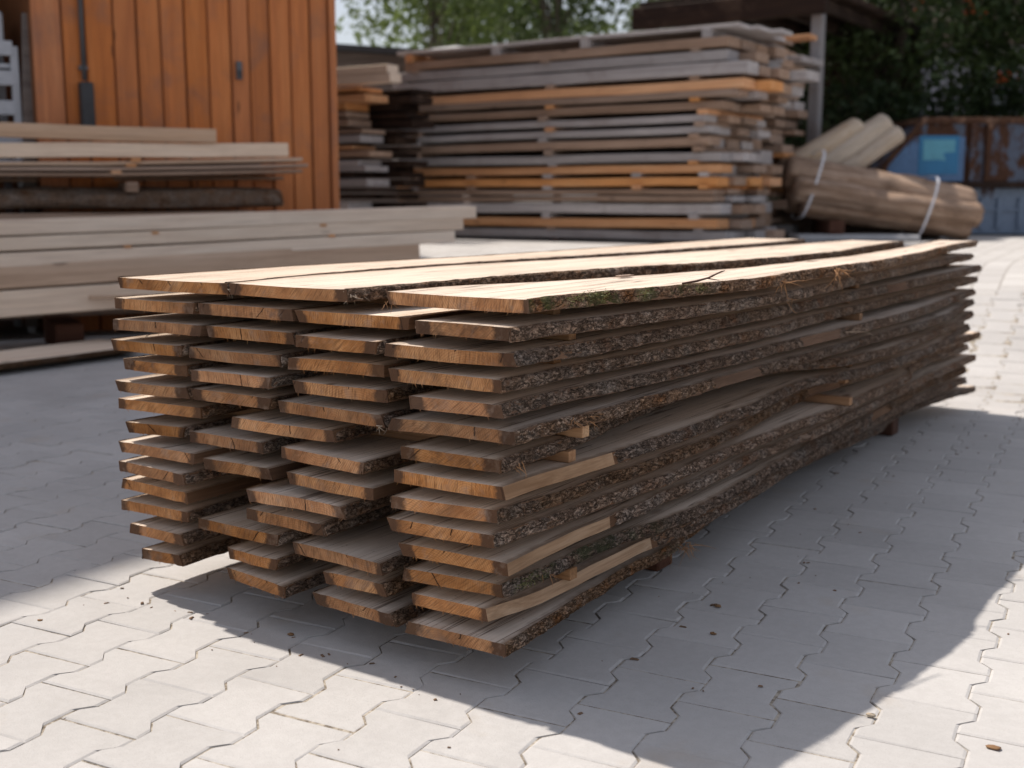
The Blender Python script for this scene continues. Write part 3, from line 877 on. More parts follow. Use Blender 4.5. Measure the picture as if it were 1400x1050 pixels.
shreds(('C', 1), [(-.47, .02, .897), (-.465, .06, .90)], n=10, L_=.03, mat=GREYFIBRE, rad=.0008)
shreds(('B', 1), [(-.885, .02, .893)], n=8, L_=.03, mat=GREYFIBRE, rad=.0008)
shreds(('D', 1), [(-.36, .03, .885)], n=6, L_=.03, mat=FIBRE, rad=.0008)
shreds(('A', 4), [(-1.30, .07, .732)], n=6, L_=.03, mat=GREYFIBRE, down=False, rad=.0008)
shreds(('D', 14), [(-.02, .93, .115), (.0, .98, .105)], n=14, L_=.06)
shreds(('D', 12), [(.0, .2, .235)], n=5, L_=.05)
MOSS = m_leaf("green_moss", (0.07, 0.085, 0.03), (0.27, 0.26, 0.12), 0.2)
def moss_tuft(key, spots, n, spread):
    ob = boards[key]
    rg = np.random.default_rng(5 + key[1])
    v, f = [], []
    for (x, y, z) in spots:
        for _ in range(n):
            c = np.array([x + rg.normal(0, .003), y + rg.normal(0, spread), z + rg.normal(0, .006)]) - np.array(ob.location)
            d = np.array([abs(rg.normal(.6, .5)), rg.normal(0, .6), rg.normal(.3, .6)]); d /= np.linalg.norm(d)
            L_ = rg.uniform(.003, .008)
            s_ = np.cross(d, rg.normal(0, 1, 3)); s_ /= np.linalg.norm(s_); s_ *= .0011
            b = len(v)
            v += [tuple(c - s_), tuple(c + s_), tuple(c + d * L_)]
            f += [(b, b + 1, b + 2)]
    tag(mesh_obj("moss", v, f, MOSS, ob), kind="stuff")
moss_tuft(('D', 1), [(.068, .20, .900), (.076, .25, .905), (.086, .31, .902), (.115, .45, .90), (.155, .68, .898)], 75, .020)
moss_tuft(('D', 12), [(.0, .10, .235), (.0, .16, .235)], 150, .02)
moss_tuft(('D', 14), [(-.06, 1.28, .115), (.0, .84, .115)], 90, .03)
twig = MB().tube([(0, 0, 0), (.016, .05, .004), (.026, .10, .010), (.038, .155, .024), (.042, .17, .026)], [.0028, .003, .0026, .002, .0008], 7).tube([(.025, .095, .009), (.032, .115, .006), (.045, .13, .003)], [.002, .0015, .0008], 6).obj("twig", BEARER, loc=(.135, .62, .913))
tag(twig, "brown broken twig lying on the mossy edge of the top board", "twig")
def chip(x, y, z, s_, rz, lab, mat, name="wood_chip", cat="wood chip"):
    o = MB().box((-s_, -s_ * .32, 0), (s_, s_ * .3, s_ * .16), c=s_ * .05).obj(name, mat, loc=(x, y, z))
    o.rotation_euler = (0, 0, rz)
    return tag(o, lab, cat)
chip(-.13, .80, .9112, .032, 1.42, "pale splinter of bark lying on the right-hand top board's inner edge", TAN)

# small litter on the paving
LEAF = m_plain("dry_leaf", (0.22, 0.12, 0.055), 0.8, 0.3, 30)
STONE = m_plain("pebble_stone", (0.40, 0.33, 0.25), 0.8, 0.25, 30)
def pebble(x, y, s_, lab, mat=STONE, name="pebble", flat=.6):
    rg = np.random.default_rng(int(abs(x * 1000)))
    v, f = [], []
    for i in range(5):
        th = math.pi * i / 4
        for k in range(8):
            a = 2 * math.pi * k / 8
            r_ = s_ * (1 + rg.normal(0, .12))
            v.append((r_ * math.sin(th) * math.cos(a), r_ * .7 * math.sin(th) * math.sin(a), r_ * flat * (math.cos(th) + 1) * .5 + .0))
    for i in range(4):
        for k in range(8):
            k2 = (k + 1) % 8
            f.append((i * 8 + k, (i + 1) * 8 + k, (i + 1) * 8 + k2, i * 8 + k2))
    o = mesh_obj(name, v, f, mat, smooth=True, loc=(x, y, float(ground_z(x, y)) + .0005))
    return tag(o, lab, name.replace('_', ' '))
pebble(.748, .338, .012, "small tan pebble near the right edge of the stack's shadow")
pebble(1.005, .327, .016, "dark crumb lying on the sunlit paving at the right", LEAF, "bark_crumb", .35)
pebble(.255, .60, .010, "tan crumb on the shaded paving right of the stack's corner", LEAF, "bark_crumb", .5)
pebble(-.66, -.02, .011, "small brown crumb in the shade under the stack's front", LEAF, "bark_crumb", .5)
pebble(.18, .80, .012, "reddish crumb close beside the stack's near bearer", LEAF, "bark_crumb", .5)
pebble(-1.30, -.32, .009, "tiny brown crumb on the sunlit paving at the left", LEAF, "bark_crumb", .5)

LITTER = m_plain("bark_crumbs", (0.17, 0.105, 0.065), 0.9, 0.5, 60)
# crumbs of bark and wood swept up around the stack
lr = np.random.default_rng(77)
lv, lf = [], []
for _ in range(110):
    q = lr.random()
    if q < .45: x, y = lr.uniform(-.02, .30) + abs(lr.normal(0, .12)), lr.uniform(-.1, 4.4)
    elif q < .7: x, y = lr.uniform(-1.4, .1), -abs(lr.normal(0, .12)) - .02
    else: x, y = lr.uniform(-2.5, 1.3), lr.uniform(-.9, 3.5)
    s_ = .0012 + .0035 * lr.random() ** 2.5; an = lr.uniform(0, 3.1); el = lr.uniform(1.0, 3.0)
    b = len(lv); z0 = float(ground_z(x, y)) + .0006
    for (u, v_, w_) in ((-1, -1, 0), (1, -1, 0), (1, 1, 0), (-1, 1, 0), (-.7, -.5, .8), (.6, -.6, .8), (.7, .5, .6), (-.6, .6, .7)):
        u *= s_ * el; v_ *= s_
        lv.append((x + u * math.cos(an) - v_ * math.sin(an), y + u * math.sin(an) + v_ * math.cos(an), z0 + w_ * s_))
    lf += [(b + 4, b + 5, b + 6, b + 7), (b, b + 1, b + 5, b + 4), (b + 1, b + 2, b + 6, b + 5), (b + 2, b + 3, b + 7, b + 6), (b + 3, b, b + 4, b + 7)]
tag(mesh_obj("bark_litter", lv, lf, LITTER), "scattered tiny bark crumbs on the paving round the near stack", "litter", kind="stuff")

# ------------------------------------------------------------------ beams and planks elsewhere
def plank(p0, p1, depth, h, mat, label, cat, group=None, name="plank", rough_=0.004, c=.006, back=1, bark=None):
    """a timber whose lower front edge runs from p0 to p1; 'depth' reaches away from the viewer"""
    p0, p1 = Vector(p0), Vector(p1)
    L_ = (p1 - p0).length
    X = (p1 - p0).normalized()
    Yv = Vector((-X.y, X.x, 0)).normalized() * back
    Zv = X.cross(Yv).normalized()
    if Zv.z < 0: Zv = -Zv
    rg = random.Random(label + str(p0))
    n = max(2, int(L_ / .8))
    v, f = [], []
    ph = rg.uniform(0, 6)
    for i in range(n + 1):
        x = L_ * i / n
        wy = rough_ * math.sin(x * 1.7 + ph); wz = rough_ * .6 * math.sin(x * 2.3 + ph * 2)
        cc = min(c, h * .3)
        for (y, z) in ((cc, 0), (depth - cc, 0), (depth, cc), (depth, h - cc), (depth - cc, h), (cc, h), (0, h - cc), (0, cc)):
            v.append((x, y + wy, z + wz))
    for i in range(n):
        for k in range(8):
            k2 = (k + 1) % 8
            f.append((i * 8 + k, (i + 1) * 8 + k, (i + 1) * 8 + k2, i * 8 + k2))
    f.append(tuple(range(8))); f.append(tuple(n * 8 + k for k in range(8))[::-1])
    o = mesh_obj(name, v, f, mat)
    M = Matrix((X, Yv, Zv)).transposed().to_4x4()
    M.translation = p0
    o.matrix_world = M
    me = o.data
    me.update()
    if label:
        tag(o, label, cat, group)
    return o

def fix_normals(o):
    import bmesh
    bm = bmesh.new(); bm.from_mesh(o.data)
    bmesh.ops.recalc_face_normals(bm, faces=bm.faces)
    bm.to_mesh(o.data); bm.free()

# ---- tall weathered pile in the background; its long sides run along x
BX0, BX1, BY = -9.2, -4.15, 10.87
BIG = [(3.10,3.145,'g',-9.15,-4.10),(2.89,3.00,'t',-9.05,-4.22),(2.74,2.86,'g',-9.20,-4.24),(2.58,2.72,'g',-9.28,-3.98),(2.41,2.52,'l',-8.95,-4.02),
       (2.325,2.405,'t',-9.0,-4.1),(2.19,2.28,'t',-9.33,-4.28),(2.05,2.13,'g',-9.30,-4.5),(1.91,1.99,'g',-9.30,-4.45),(1.76,1.86,'t',-9.26,-4.45),
       (1.59,1.69,'g',-9.25,-4.3),(1.455,1.55,'l',-9.15,-4.28),(1.30,1.40,'l',-9.22,-4.33),(1.195,1.255,'t',-9.2,-4.38),(1.10,1.17,'t',-9.2,-4.36),
       (0.96,1.08,'g',-9.1,-4.28),(0.78,0.89,'l',-9.15,-4.30),(0.64,0.745,'g',-9.1,-4.2)]
BM = {'g': GREY, 't': TAN, 'l': LARCH}
cname = {'g': 'grey', 't': 'brown', 'l': 'orange'}
rb = random.Random(3)
for i, (z0, z1, c_, xa, xb) in enumerate(BIG):
    plank((xa, BY + rb.uniform(-.02, .03), z0), (xb, BY + rb.uniform(-.02, .03), z0 + rb.uniform(-.006, .006)), .34, z1 - z0, BM[c_],
          "%s weathered plank on the tall pile's front, %s from the top" % (cname[c_], ordn(i + 1)), "plank", "front planks of the tall background pile", rough_=.008)
    y = BY + .37
    for k in range(4):
        wd = rb.uniform(.33, .42)
        xe = xb + rb.uniform(-.12, .22) + (0.12 if i in (3, 4) else 0)
        hh = min(z1 - z0, .11)
        if k == 3 and i > 0: hh = BIG[i - 1][0] - z0 - .006      # back row thickened to keep light out of the pile's gaps
        if k == 3: xe = min(xe, xb - .1)
        o = plank((xa + rb.uniform(-.1, .2), y, z0 + rb.uniform(-.002, .002)), (xe, y, z0), wd, hh, rb.choice([GREY, TAN, TAN, BM[c_]]),
                  "plank end on the tall pile's right side, %s layer from the top, row %s" % (ordn(i + 1), ("two", "three", "four", "five")[k]), "plank", "rear planks of the tall background pile", rough_=.003)
        y += wd + rb.uniform(.02, .05)
for i in range(len(BIG) - 1):
    zt = BIG[i][0]; zb = BIG[i + 1][1]
    if zt - zb < .03: continue
    xs = (-8.85, -6.68 + rb.uniform(-.1, .1), -4.62 + rb.uniform(-.06, .12))
    if i == 0: xs = (-8.95, -7.5, -6.15, -4.95 + .45)
    if i in (11, 12): xs = (-8.9, -7.92, -6.7, -5.4, -4.5)
    for x in xs:
        o = MB().box((-.06, -.012, .002), (.06, 1.75, zt - zb - .002), c=.004).obj("spacer_block", rb.choice([GREY, TAN, LARCH, TAN]), loc=(x, BY, zb))
        tag(o, "small wooden spacer under the %s plank of the tall pile, %s from the left" % (ordn(i + 1), ordn(xs.index(x) + 1)), "spacer block", "spacers in the tall background pile")
for x in (-8.7, -6.6, -4.65):
    o = MB().box((-.06, 0, 0), (.06, 1.8, .05), c=.005).obj("bearer", BEARER, loc=(x, BY + .03, .592))
    tag(o, "low bearer on the ground beneath the tall background pile, %s" % {-8.7: "left", -6.6: "middle", -4.65: "right"}[x], "bearer", "bearers under the tall background pile")

# second pile under the shed roof behind the tall pile
r2 = random.Random(9)
z = .66
k = 0
while z < 3.15:
    h = r2.choice([.06, .08, .10, .12])
    low = z < 1.45
    xe = -4.40 + r2.uniform(-.25, .08) + (-.1 if 1.5 < z < 2.5 else 0)
    mat = r2.choice([TAN, TAN, GREY, LARCH] if z < 2.5 else [GREY, LARCH, TAN])
    for q in range(3):
        plank((-7.2, 13.05 + q * .42, z), (xe + r2.uniform(-.15, .15), 13.05 + q * .42, z), .40, h, mat,
              "plank in the rear pile under the shed, %s layer from the ground, %s row" % (nth(k + 1), ("front", "middle", "back")[q]), "plank", "planks in the rear pile under the shed")
    z += h + r2.choice([.004, .004, .03, .04])
    k += 1

# ---- small pile between the orange building and the tall pile
r3 = random.Random(4)
def mid_pt(px_x, y): return px_x, y
z = .62
km = 0
while z < 2.55:
    km += 1
    h = r3.choice([.05, .07, .09])
    mat = r3.choice([TAN, TAN, GREY, LARCH, DARKWOOD]) if z < 2.0 else r3.choice([TAN, LARCH])
    for q in range(2):
        plank((-11.4, 9.5 + q * .5, z), (-8.66 + r3.uniform(-.26, .14) + .34 * q, 9.5 + q * .5, z), .46, h, mat if q == 0 else DARKWOOD,  # back row coloured dark to stand for the shade behind the pile
              "rough plank beside the orange building, %s layer from the ground, %s row" % (nth(km), ("front", "back")[q]), "plank", "planks between the building and the tall pile")
    z += h + r3.choice([.004, .025, .04])
zt_mid = z
for i, (za, h) in enumerate(((zt_mid + .01, .105), (zt_mid + .125, .10))):
    plank((-11.6, 9.46, za), (-8.13 - .04 * i, 9.46, za), .22, h, PALE, "pale clean plank on the pile beside the orange building, %s one" % ("lower" if i == 0 else "upper"), "plank")

# shed roofs in the background
SLATE = m_plain("dark_roof_sheet", (0.035, 0.034, 0.037), 0.6, 0.3, 5)
SHEDWALL = m_plank("grey_brown_boarding", (0.13, 0.105, 0.095), (0.19, 0.16, 0.145), (0.25, 0.21, 0.19))
sh = empty("low_shed", (-12.6, 13.4, float(ground_z(0, 13.4))))
tag(sh, "low shed with a dark sloping roof behind the planks beside the orange building", "shed")
MB().add([(-2.6, 0, 0), (1.7, 0, 0), (1.7, 3, 0), (-2.6, 3, 0), (-2.6, 0, 3.36), (1.7, 0, 2.85), (1.7, 3, 2.85), (-2.6, 3, 3.36)],
         [(3, 2, 1, 0), (4, 5, 6, 7), (0, 1, 5, 4), (1, 2, 6, 5), (2, 3, 7, 6), (3, 0, 4, 7)]).obj("wall", SHEDWALL, sh)
b = MB()
b.add([(-3.0, -.35, 3.42), (2.2, -.35, 2.80), (2.2, 3.3, 2.80), (-3.0, 3.3, 3.42), (-3.0, -.35, 3.52), (2.2, -.35, 2.90), (2.2, 3.3, 2.90), (-3.0, 3.3, 3.52)],
      [(3, 2, 1, 0), (4, 5, 6, 7), (0, 1, 5, 4), (1, 2, 6, 5), (2, 3, 7, 6), (3, 0, 4, 7)])
b.obj("roof", SLATE, sh)
tp = MB()
tp.tube([(-.75, 0, 0), (-.5, .02, .02), (-.2, 0, .05), (.2, 0, .06), (.5, 0, .03), (.8, 0, .0)], [.05, .10, .12, .12, .10, .05], 10)
o = tp.obj("tarpaulin", m_plain("blue_grey_tarpaulin", (0.05, 0.052, 0.065), 0.5, 0.2, 6), smooth=True, loc=(-9.15, 12.0, 3.17))
tag(o, "dark blue-grey rolled tarpaulin on top of the tall pile's left end", "tarpaulin")

os_ = empty("open_shed", (-5.9, 14.9, .6))
tag(os_, "open-sided shed with dark brown roof above the tall plank pile", "shed")
rf = MB()
rf.box((-1.35, -.75, 3.08), (1.66, -.60, 3.40), c=.01)
rf.box((-1.30, -.60, 3.40), (1.62, 4.5, 3.50), c=.01)
rf.obj("roof", DARKWOOD, os_)
for i in range(5):
    MB().box((-1.15 + i * .62, -.52, 3.22), (-1.05 + i * .62, 4.4, 3.39), c=.01).obj("rafter", DARKWOOD, os_)
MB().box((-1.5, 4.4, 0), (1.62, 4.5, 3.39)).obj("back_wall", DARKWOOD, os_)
POSTM = m_plank("grey_post_wood", (0.17, 0.16, 0.165), (0.24, 0.23, 0.235), (0.30, 0.29, 0.29), axis=2)
for x in (1.50, -1.12):
    MB().box((x - .08, -.62, 0), (x + .08, -.46, 3.20), c=.012).obj("post", POSTM, os_)
plank((-5.6, 13.0, 3.19), (-4.02, 13.02, 3.19), .25, .06, LARCH, "orange board on top of the rear pile beside the shed post", "board")

# ---- pale beam pile at the left
A0 = Vector((-6.088, 2.72, 0)); A1 = Vector((-4.371, 5.911, 0))
dirA = (A1 - A0).normalized(); LA = (A1 - A0).length
nA = Vector((-dirA.y, dirA.x, 0))
def ptA(s_, z_, off=0.0):
    q = A0 + dirA * s_ + nA * off
    return (q.x, q.y, z_)
# lower z at s=0 and s=LA, height, right end s, depth
AB = [("top", .879, .972, .100, .118, 3.70, PALE), ("second", .770, .882, .096, .080, 3.58, PALE), ("third", .655, .778, .098, .098, 3.50, PALE)]
for nm, z0, z1, h0, h1, se, mt in AB:
    za = z0 + (z1 - z0) * (-2.2 / LA)
    zb_ = z0 + (z1 - z0) * se / LA
    for q in range(3):
        lab = "long pale beam in the low pile at left, %s layer, front" % nm if q == 0 else "long pale beam in the low pile at left, %s layer, %s row back" % (nm, ("second", "third")[q - 1])
        o = plank(ptA(-2.2, za, q * .27), ptA(se + (0 if q == 0 else random.uniform(-.1, .22)), zb_, q * .27), .25, h0, mt, lab, "beam", "beams of the low pale pile", name="beam", rough_=.003)
for s_ in (1.0, 2.2):
    for z_, gap in (((.872, .007), (.765, .006))[0], ((.872, .007), (.765, .006))[1]):
        pass
# wedge-shaped gap stays dark: one offcut holds it open
o = MB().box((-.03, 0, 0), (.03, .5, .055), c=.004).obj("offcut", GREY, loc=ptA(1.63, .665, .03))
o.rotation_euler = (0, 0, math.atan2(dirA.y, dirA.x))
tag(o, "small grey offcut wedged under the pale beams at left", "offcut")
for q in range(2):
    plank(ptA(-2.2, .42, q * .4), ptA(3.18, .632, q * .4), .36, .165, PALEWARM, "broad warm-toned plank under the pale beams at left, %s" % ("front" if q == 0 else "rear"), "plank", name="wide_plank", rough_=.003)
    plank(ptA(-2.2, .225, q * .4), ptA(2.6, .40, q * .4), .36, .185, PALE, "lowest broad plank of the pale pile at left, %s" % ("front" if q == 0 else "rear"), "plank", name="wide_plank", rough_=.003)
for s_, zz in ((-1.2, .20), (.45, .245), (2.35, .38)):
    p = ptA(s_, 0, .27)
    gz = float(ground_z(p[0], p[1]))
    o = MB().box((-.10, 0, 0), (.10, .8, zz - gz - .02 - .015), c=.008).obj("bearer", BEARER, loc=(p[0], p[1], gz))
    o.rotation_euler = (0, 0, math.atan2(dirA.y, dirA.x))
    tag(o, "dark bearer block on the ground under the pale beams at left, %s one" % {-1.2: "leftmost", .45: "middle", 2.35: "right-hand"}[s_], "bearer")
o = MB().box((-.10, 0, 0), (.10, .8, .19), c=.008).obj("bearer", BEARER, loc=(*ptA(2.9, 0, .05)[:2], .425))
p = ptA(2.9, 0, .05)
o.location = (p[0], p[1], float(ground_z(p[0], p[1])))
o.data.transform(Matrix.Diagonal((1, 1, (.60 - float(ground_z(p[0], p[1]))) / .19, 1)))
o.rotation_euler = (0, 0, math.atan2(dirA.y, dirA.x))
tag(o, "tall bearer block under the far end of the pale beams at left", "bearer")
ch = plank(ptA(.55, .415, -.09), ptA(.95, .41, -.09), .05, .028, PALEWARM, "short thin stick poking out between the low planks at left", "stick", name="stick")

# spacer chips between pale layers
for s_, zz in ((1.05, .872), (2.35, .915), (.85, .775), (2.42, .83)):
    o = MB().box((-.025, -.01, 0), (.025, .6, .018), c=.002).obj("spacer_stick", LARCH, loc=ptA(s_, zz + .003, .0))
    o.rotation_euler = (0, 0, math.atan2(dirA.y, dirA.x))
    tag(o, "thin orange spacer end between the pale beams at left, %s" % {1.05: "upper gap, left", 2.35: "upper gap, right", .85: "lower gap, left", 2.42: "lower gap, right"}[s_], "spacer stick", "spacers in the low pale pile")

# ---- live-edge pile behind it, in front of the orange wall
U0 = Vector((-7.064, 3.39, 0)); U1 = Vector((-5.895, 5.374, 0))
dirU = (U1 - U0).normalized(); LU = (U1 - U0).length
nU = Vector((-dirU.y, dirU.x, 0))
def ptU(s_, z_, off=0.0):
    q = U0 + dirU * s_ + nU * off
    return (q.x, q.y, z_)
UP = [ # z at s=0, z at s=LU, height, s end, depth, material, label
 (1.607, 1.60, .115, 1.68, .05, PALEWARM, "pale board on edge along the top of the pile before the orange wall"),
 (1.475, 1.505, .055, 1.25, .30, PALE, "short pale board under the top board before the orange wall"),
 (1.448, 1.50, .115, 2.30, .05, PALE, "pale upright board at the right end of the pile before the orange wall"),
 (1.388, 1.450, .030, 2.42, .55, PALEWARM, "thin brown live-edge board, upper of three before the orange wall"),
 (1.346, 1.400, .028, 2.47, .55, TAN, "thin tan live-edge board, middle of three before the orange wall"),
 (1.304, 1.352, .028, 2.42, .55, TAN, "thin tan live-edge board, lowest of three before the orange wall")]
for (z0, z1, h, se, dp, mt, lab) in UP:
    plank(ptU(-2.6, z0 + (z1 - z0) * -2.6 / LU), ptU(se, z0 + (z1 - z0) * se / LU), dp, h, mt, lab, "board", name="board", rough_=.012)
# rear boards of that pile, only their edges show through the gaps
for j, (z0, h) in enumerate(((1.40, .03), (1.34, .03), (1.28, .03))):
    plank(ptU(-2.6, z0 - .05, .58), ptU(2.2 + .1 * j, z0 + .03, .58), .35, h, TAN, "rear live-edge board in the pile before the orange wall, %s of three" % ("upper", "middle", "lower")[j], "board", "rear boards before the orange wall", name="board")
def slab(p0, p1, wid, h, label, mat=SLABBARK, cat="bark slab", group=None, n=26, face=None, flip=False, name="bark_slab", seed=1, tap=0.0, roughness=.025, full=False, bumpy=True):
    """a half-round slab or a whole log with uneven bark, as a solid along p0-p1"""
    p0, p1 = Vector(p0), Vector(p1)
    X = (p1 - p0).normalized(); L_ = (p1 - p0).length
    Yv = Vector((-X.y, X.x, 0)).normalized(); Zv = X.cross(Yv).normalized()
    if Zv.z < 0: Zv = -Zv
    seg = 32
    n = max(n, 44)
    v, f = [], []
    for i in range(n + 1):
        x = L_ * i / n
        sc = 1 - tap * i / n
        if i in (0, n): sc *= .93
        for k in range(seg):
            a = 2 * math.pi * k / seg
            y_, z_ = math.cos(a) * wid / 2, math.sin(a) * h / 2
            if not full and z_ < -h * .18: z_ = -h * .18
            cy, cz = math.cos(a), math.sin(a)
            nn = float(fbm(x * 1.8, cy * 1.3 + 7, cz * 1.3, seed, 2)) - .5
            fur = abs(2 * float(vn(x * 1.6 + 3 * float(vn(x * 3, cy * 2, cz * 2, seed + 4)), cy * 4.2 + 20, cz * 4.2, seed + 2)) - 1)
            rr = 1 + (nn * 3.2 - .55 * max(0, .30 - fur) / .30) * roughness / max(wid, .1)
            v.append((x, y_ * sc * rr, z_ * sc * rr))
    for i in range(n):
        for k in range(seg):
            k2 = (k + 1) % seg
            f.append((i * seg + k, i * seg + k2, (i + 1) * seg + k2, (i + 1) * seg + k))
    f.append(tuple(range(seg))[::-1]); f.append(tuple(n * seg + k for k in range(seg)))
    mi = [0] * (len(f) - 2) + [1, 1]
    o = mesh_obj(name, v, f, [mat, PEELED if mat is PEELED else TAN], None, mi, smooth=True)
    if flip: Zv, Yv = -Zv, -Yv
    M = Matrix((X, Yv, Zv)).transposed().to_4x4(); M.translation = p0
    o.matrix_world = M
    tag(o, label, cat, group)
    return o
slab(ptU(-2.5, 1.085, .30), ptU(2.25, 1.11, .30), .55, .25, "thick bark-covered slab at the bottom of the pile before the orange wall", seed=12, n=60, mat=BARK, roughness=.07)
o = MB().box((-.05, -.02, 0), (.05, .5, .085), c=.01).obj("wedge_block", TAN, loc=ptU(.98, 1.185, 0))
o.rotation_euler = (0, 0, math.atan2(dirU.y, dirU.x)); tag(o, "pale wedge block between slab and boards before the orange wall", "block")
for k_, (s_, zz) in enumerate(((1.02, 1.435), (.98, 1.392), (.86, 1.335))):
    o = MB().box((-.04, -.015, 0), (.04, .4, .026), c=.003).obj("spacer_stick", LARCH, loc=ptU(s_, zz, -.0))
    o.rotation_euler = (0, 0, math.atan2(dirU.y, dirU.x)); tag(o, "orange spacer end in the pile before the orange wall, %s of three" % ("top", "middle", "lowest")[k_], "spacer stick")
for j, zz in enumerate((.16, .38, .60, .82)):
    plank(ptU(-2.5, zz, .05), ptU(2.0, zz + .03, .05), .9, .18, TAN, "heavy timber hidden low in the pile before the orange wall", "beam", "heavy timbers before the orange wall", name="beam")

# ---- long slab lying on the paving at the far left
slab_g = empty("half_log_slab", (-5.64, .30, 0), math.atan2(3.1, -.08))
tag(slab_g, "long half-log slab lying bark side down on the paving behind the near stack", "half log")
def half_log(parent, L_, wid, h):
    """bark underside and flat sawn face, along local x"""
    n, seg = 60, 12
    v, f = [], []
    for i in range(n + 1):
        x = L_ * i / n
        for k in range(seg + 1):
            a_ = math.pi + math.pi * k / seg
            q = 1 + .16 * (float(fbm(x * 3, k * .6, 0, 91, 3)) - .5)
            v.append((x, math.cos(a_) * wid / 2 * q, h + math.sin(a_) * (h - .004) * q * .97))
    for i in range(n):
        for k in range(seg):
            A = i * (seg + 1) + k
            f.append((A, A + seg + 1, A + seg + 2, A + 1))
    mesh_obj("bark", v, f, BARK, parent, smooth=True)
    tv, tf = [], []
    for i in range(n + 1):
        x = L_ * i / n
        q0 = 1 + .16 * (float(fbm(x * 3, 0, 0, 91, 3)) - .5); q1 = 1 + .16 * (float(fbm(x * 3, seg * .6, 0, 91, 3)) - .5)
        tv += [(x, -wid / 2 * q0 * .97, h), (x, wid / 2 * q1 * .97, h), (x, -wid / 2 * q0 * .93, h + .008), (x, wid / 2 * q1 * .93, h + .008)]
    for i in range(n):
        A = i * 4
        tf += [(A + 2, A + 6, A + 7, A + 3), (A, A + 4, A + 6, A + 2), (A + 3, A + 7, A + 5, A + 1)]
    for A in (0, n * 4):
        tf.append((A, A + 2, A + 3, A + 1))
    mesh_obj("sawn_face", tv, tf, PALE, parent)
half_log(slab_g, 3.1, .54, .085)

# ------------------------------------------------------------------ orange clad building
F0 = Vector((-7.353, 3.919, 0)); FD = Vector((.389, .921, 0)).normalized()
FN = Vector((FD.y, -FD.x, 0))                                 # towards the yard
bld = empty("timber_building", (F0.x, F0.y, 0), math.atan2(FD.y, FD.x))
tag(bld, "large building clad in orange vertical boards at the left", "building")
# local frame: x along the facade, -y towards the yard
def rake(s_): return 6.30 + (2.735 - s_) * .571               # unseen roof line, sloped so its shadow ends beside the near stack
SB = [0, .244, .428, .665, .864, 1.067, 1.281, 1.487, 1.697, 1.87, 2.067, 2.269, 2.466, 2.646, 2.735]
for i in range(len(SB) - 1):
    a, c2 = SB[i] + .008, SB[i + 1] - .010
    pr = -.020 if i % 2 == 0 else -.010
    if i == len(SB) - 2: pr = -.035
    MB().box((a, pr, -.05), (c2, .012, rake(.5 * (a + c2)) - .05), c=.004).obj("cladding_board", CLAD, bld)
for i in range(1, len(SB) - 1):
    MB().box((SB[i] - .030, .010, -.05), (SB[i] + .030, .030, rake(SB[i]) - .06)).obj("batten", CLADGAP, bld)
bw = MB()
bw.add([(0, .03, -.1), (2.735, .03, -.1), (2.735, .03, rake(2.735) - .1), (0, .03, rake(0) - .1), (0, 9, -.1), (2.735, 9, -.1), (2.735, 9, rake(2.735) - .1), (0, 9, rake(0) - .1)],
       [(0, 1, 2, 3), (5, 4, 7, 6), (1, 5, 6, 2), (4, 0, 3, 7), (3, 2, 6, 7)])
# wall beyond the open bay, lintel above it, and a back wall coloured dark for the shade inside
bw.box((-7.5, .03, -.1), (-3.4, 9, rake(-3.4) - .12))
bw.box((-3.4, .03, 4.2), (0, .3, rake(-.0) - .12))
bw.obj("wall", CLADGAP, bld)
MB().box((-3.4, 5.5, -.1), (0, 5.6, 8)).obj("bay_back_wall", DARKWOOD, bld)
rfm = MB()
rfm.add([(3.1, -.45, rake(3.1)), (-7.6, -.45, rake(-7.6)), (-7.6, 9.4, rake(-7.6)), (3.1, 9.4, rake(3.1)),
         (3.1, -.45, rake(3.1) + .16), (-7.6, -.45, rake(-7.6) + .16), (-7.6, 9.4, rake(-7.6) + .16), (3.1, 9.4, rake(3.1) + .16)],
        [(0, 1, 2, 3), (7, 6, 5, 4), (0, 4, 5, 1), (1, 5, 6, 2), (2, 6, 7, 3), (3, 7, 4, 0)])
rfm.obj("roof", SLATE, bld)
PIPE = m_plain("grey_cable_pipe", (0.11, 0.115, 0.125), 0.45, 0.15, 10, 0.2)
BOXM = m_plain("dark_switch_box", (0.035, 0.036, 0.04), 0.5, 0.2, 10)
pp = MB().tube([(.395, -.055, 2.12), (.392, -.055, 5.4)], .020, 10).obj("cable_pipe", PIPE, bld, True)
MB().box((-.035, -.02, -.018), (.035, .03, .018), c=.004).obj("pipe_clamp", PIPE, pp, loc=(.393, -.045, 2.22))
MB().box((.345, -.13, 1.72), (.452, -.022, 2.10), c=.010).obj("switch_box", BOXM, bld)
lamp_b = MB().box((1.735, -.055, 2.20), (1.785, -.012, 2.36), c=.006).obj("socket_box", PIPE, bld)
MB().box((.009, -.01, -.045), (.041, .012, .02), c=.003).obj("lid", BOXM, lamp_b, loc=(1.735, -.058, 2.26))
o = MB().box((-.05, -.02, 0), (.05, .02, 2.6), c=.006).obj("leaning_board", SHEDWALL, loc=(-7.492, 3.848, .05))
o.rotation_euler = (0.0, .05, math.atan2(FD.y, FD.x)); tag(o, "grey-brown board leaning in the dark opening left of the orange wall", "board")
lm = m_plain("pale_grey_plastic", (0.42, 0.43, 0.46), 0.5, 0.1, 10)
rk = empty("storage_rack", (-7.885, 3.815, 0), math.atan2(FD.y, FD.x))
tag(rk, "pale grey slatted rack at the far left edge before the dark opening", "rack")
for x in (-.55, .19):
    for y in (-.3, .3):
        MB().box((x - .03, y - .03, 0), (x + .03, y + .03, 2.38), c=.006).obj("upright", lm, rk)
for k in range(9):
    MB().box((-.55, -.335, .38 + k * .24), (.18, -.305, .50 + k * .24), c=.006).obj("slat", lm, rk)
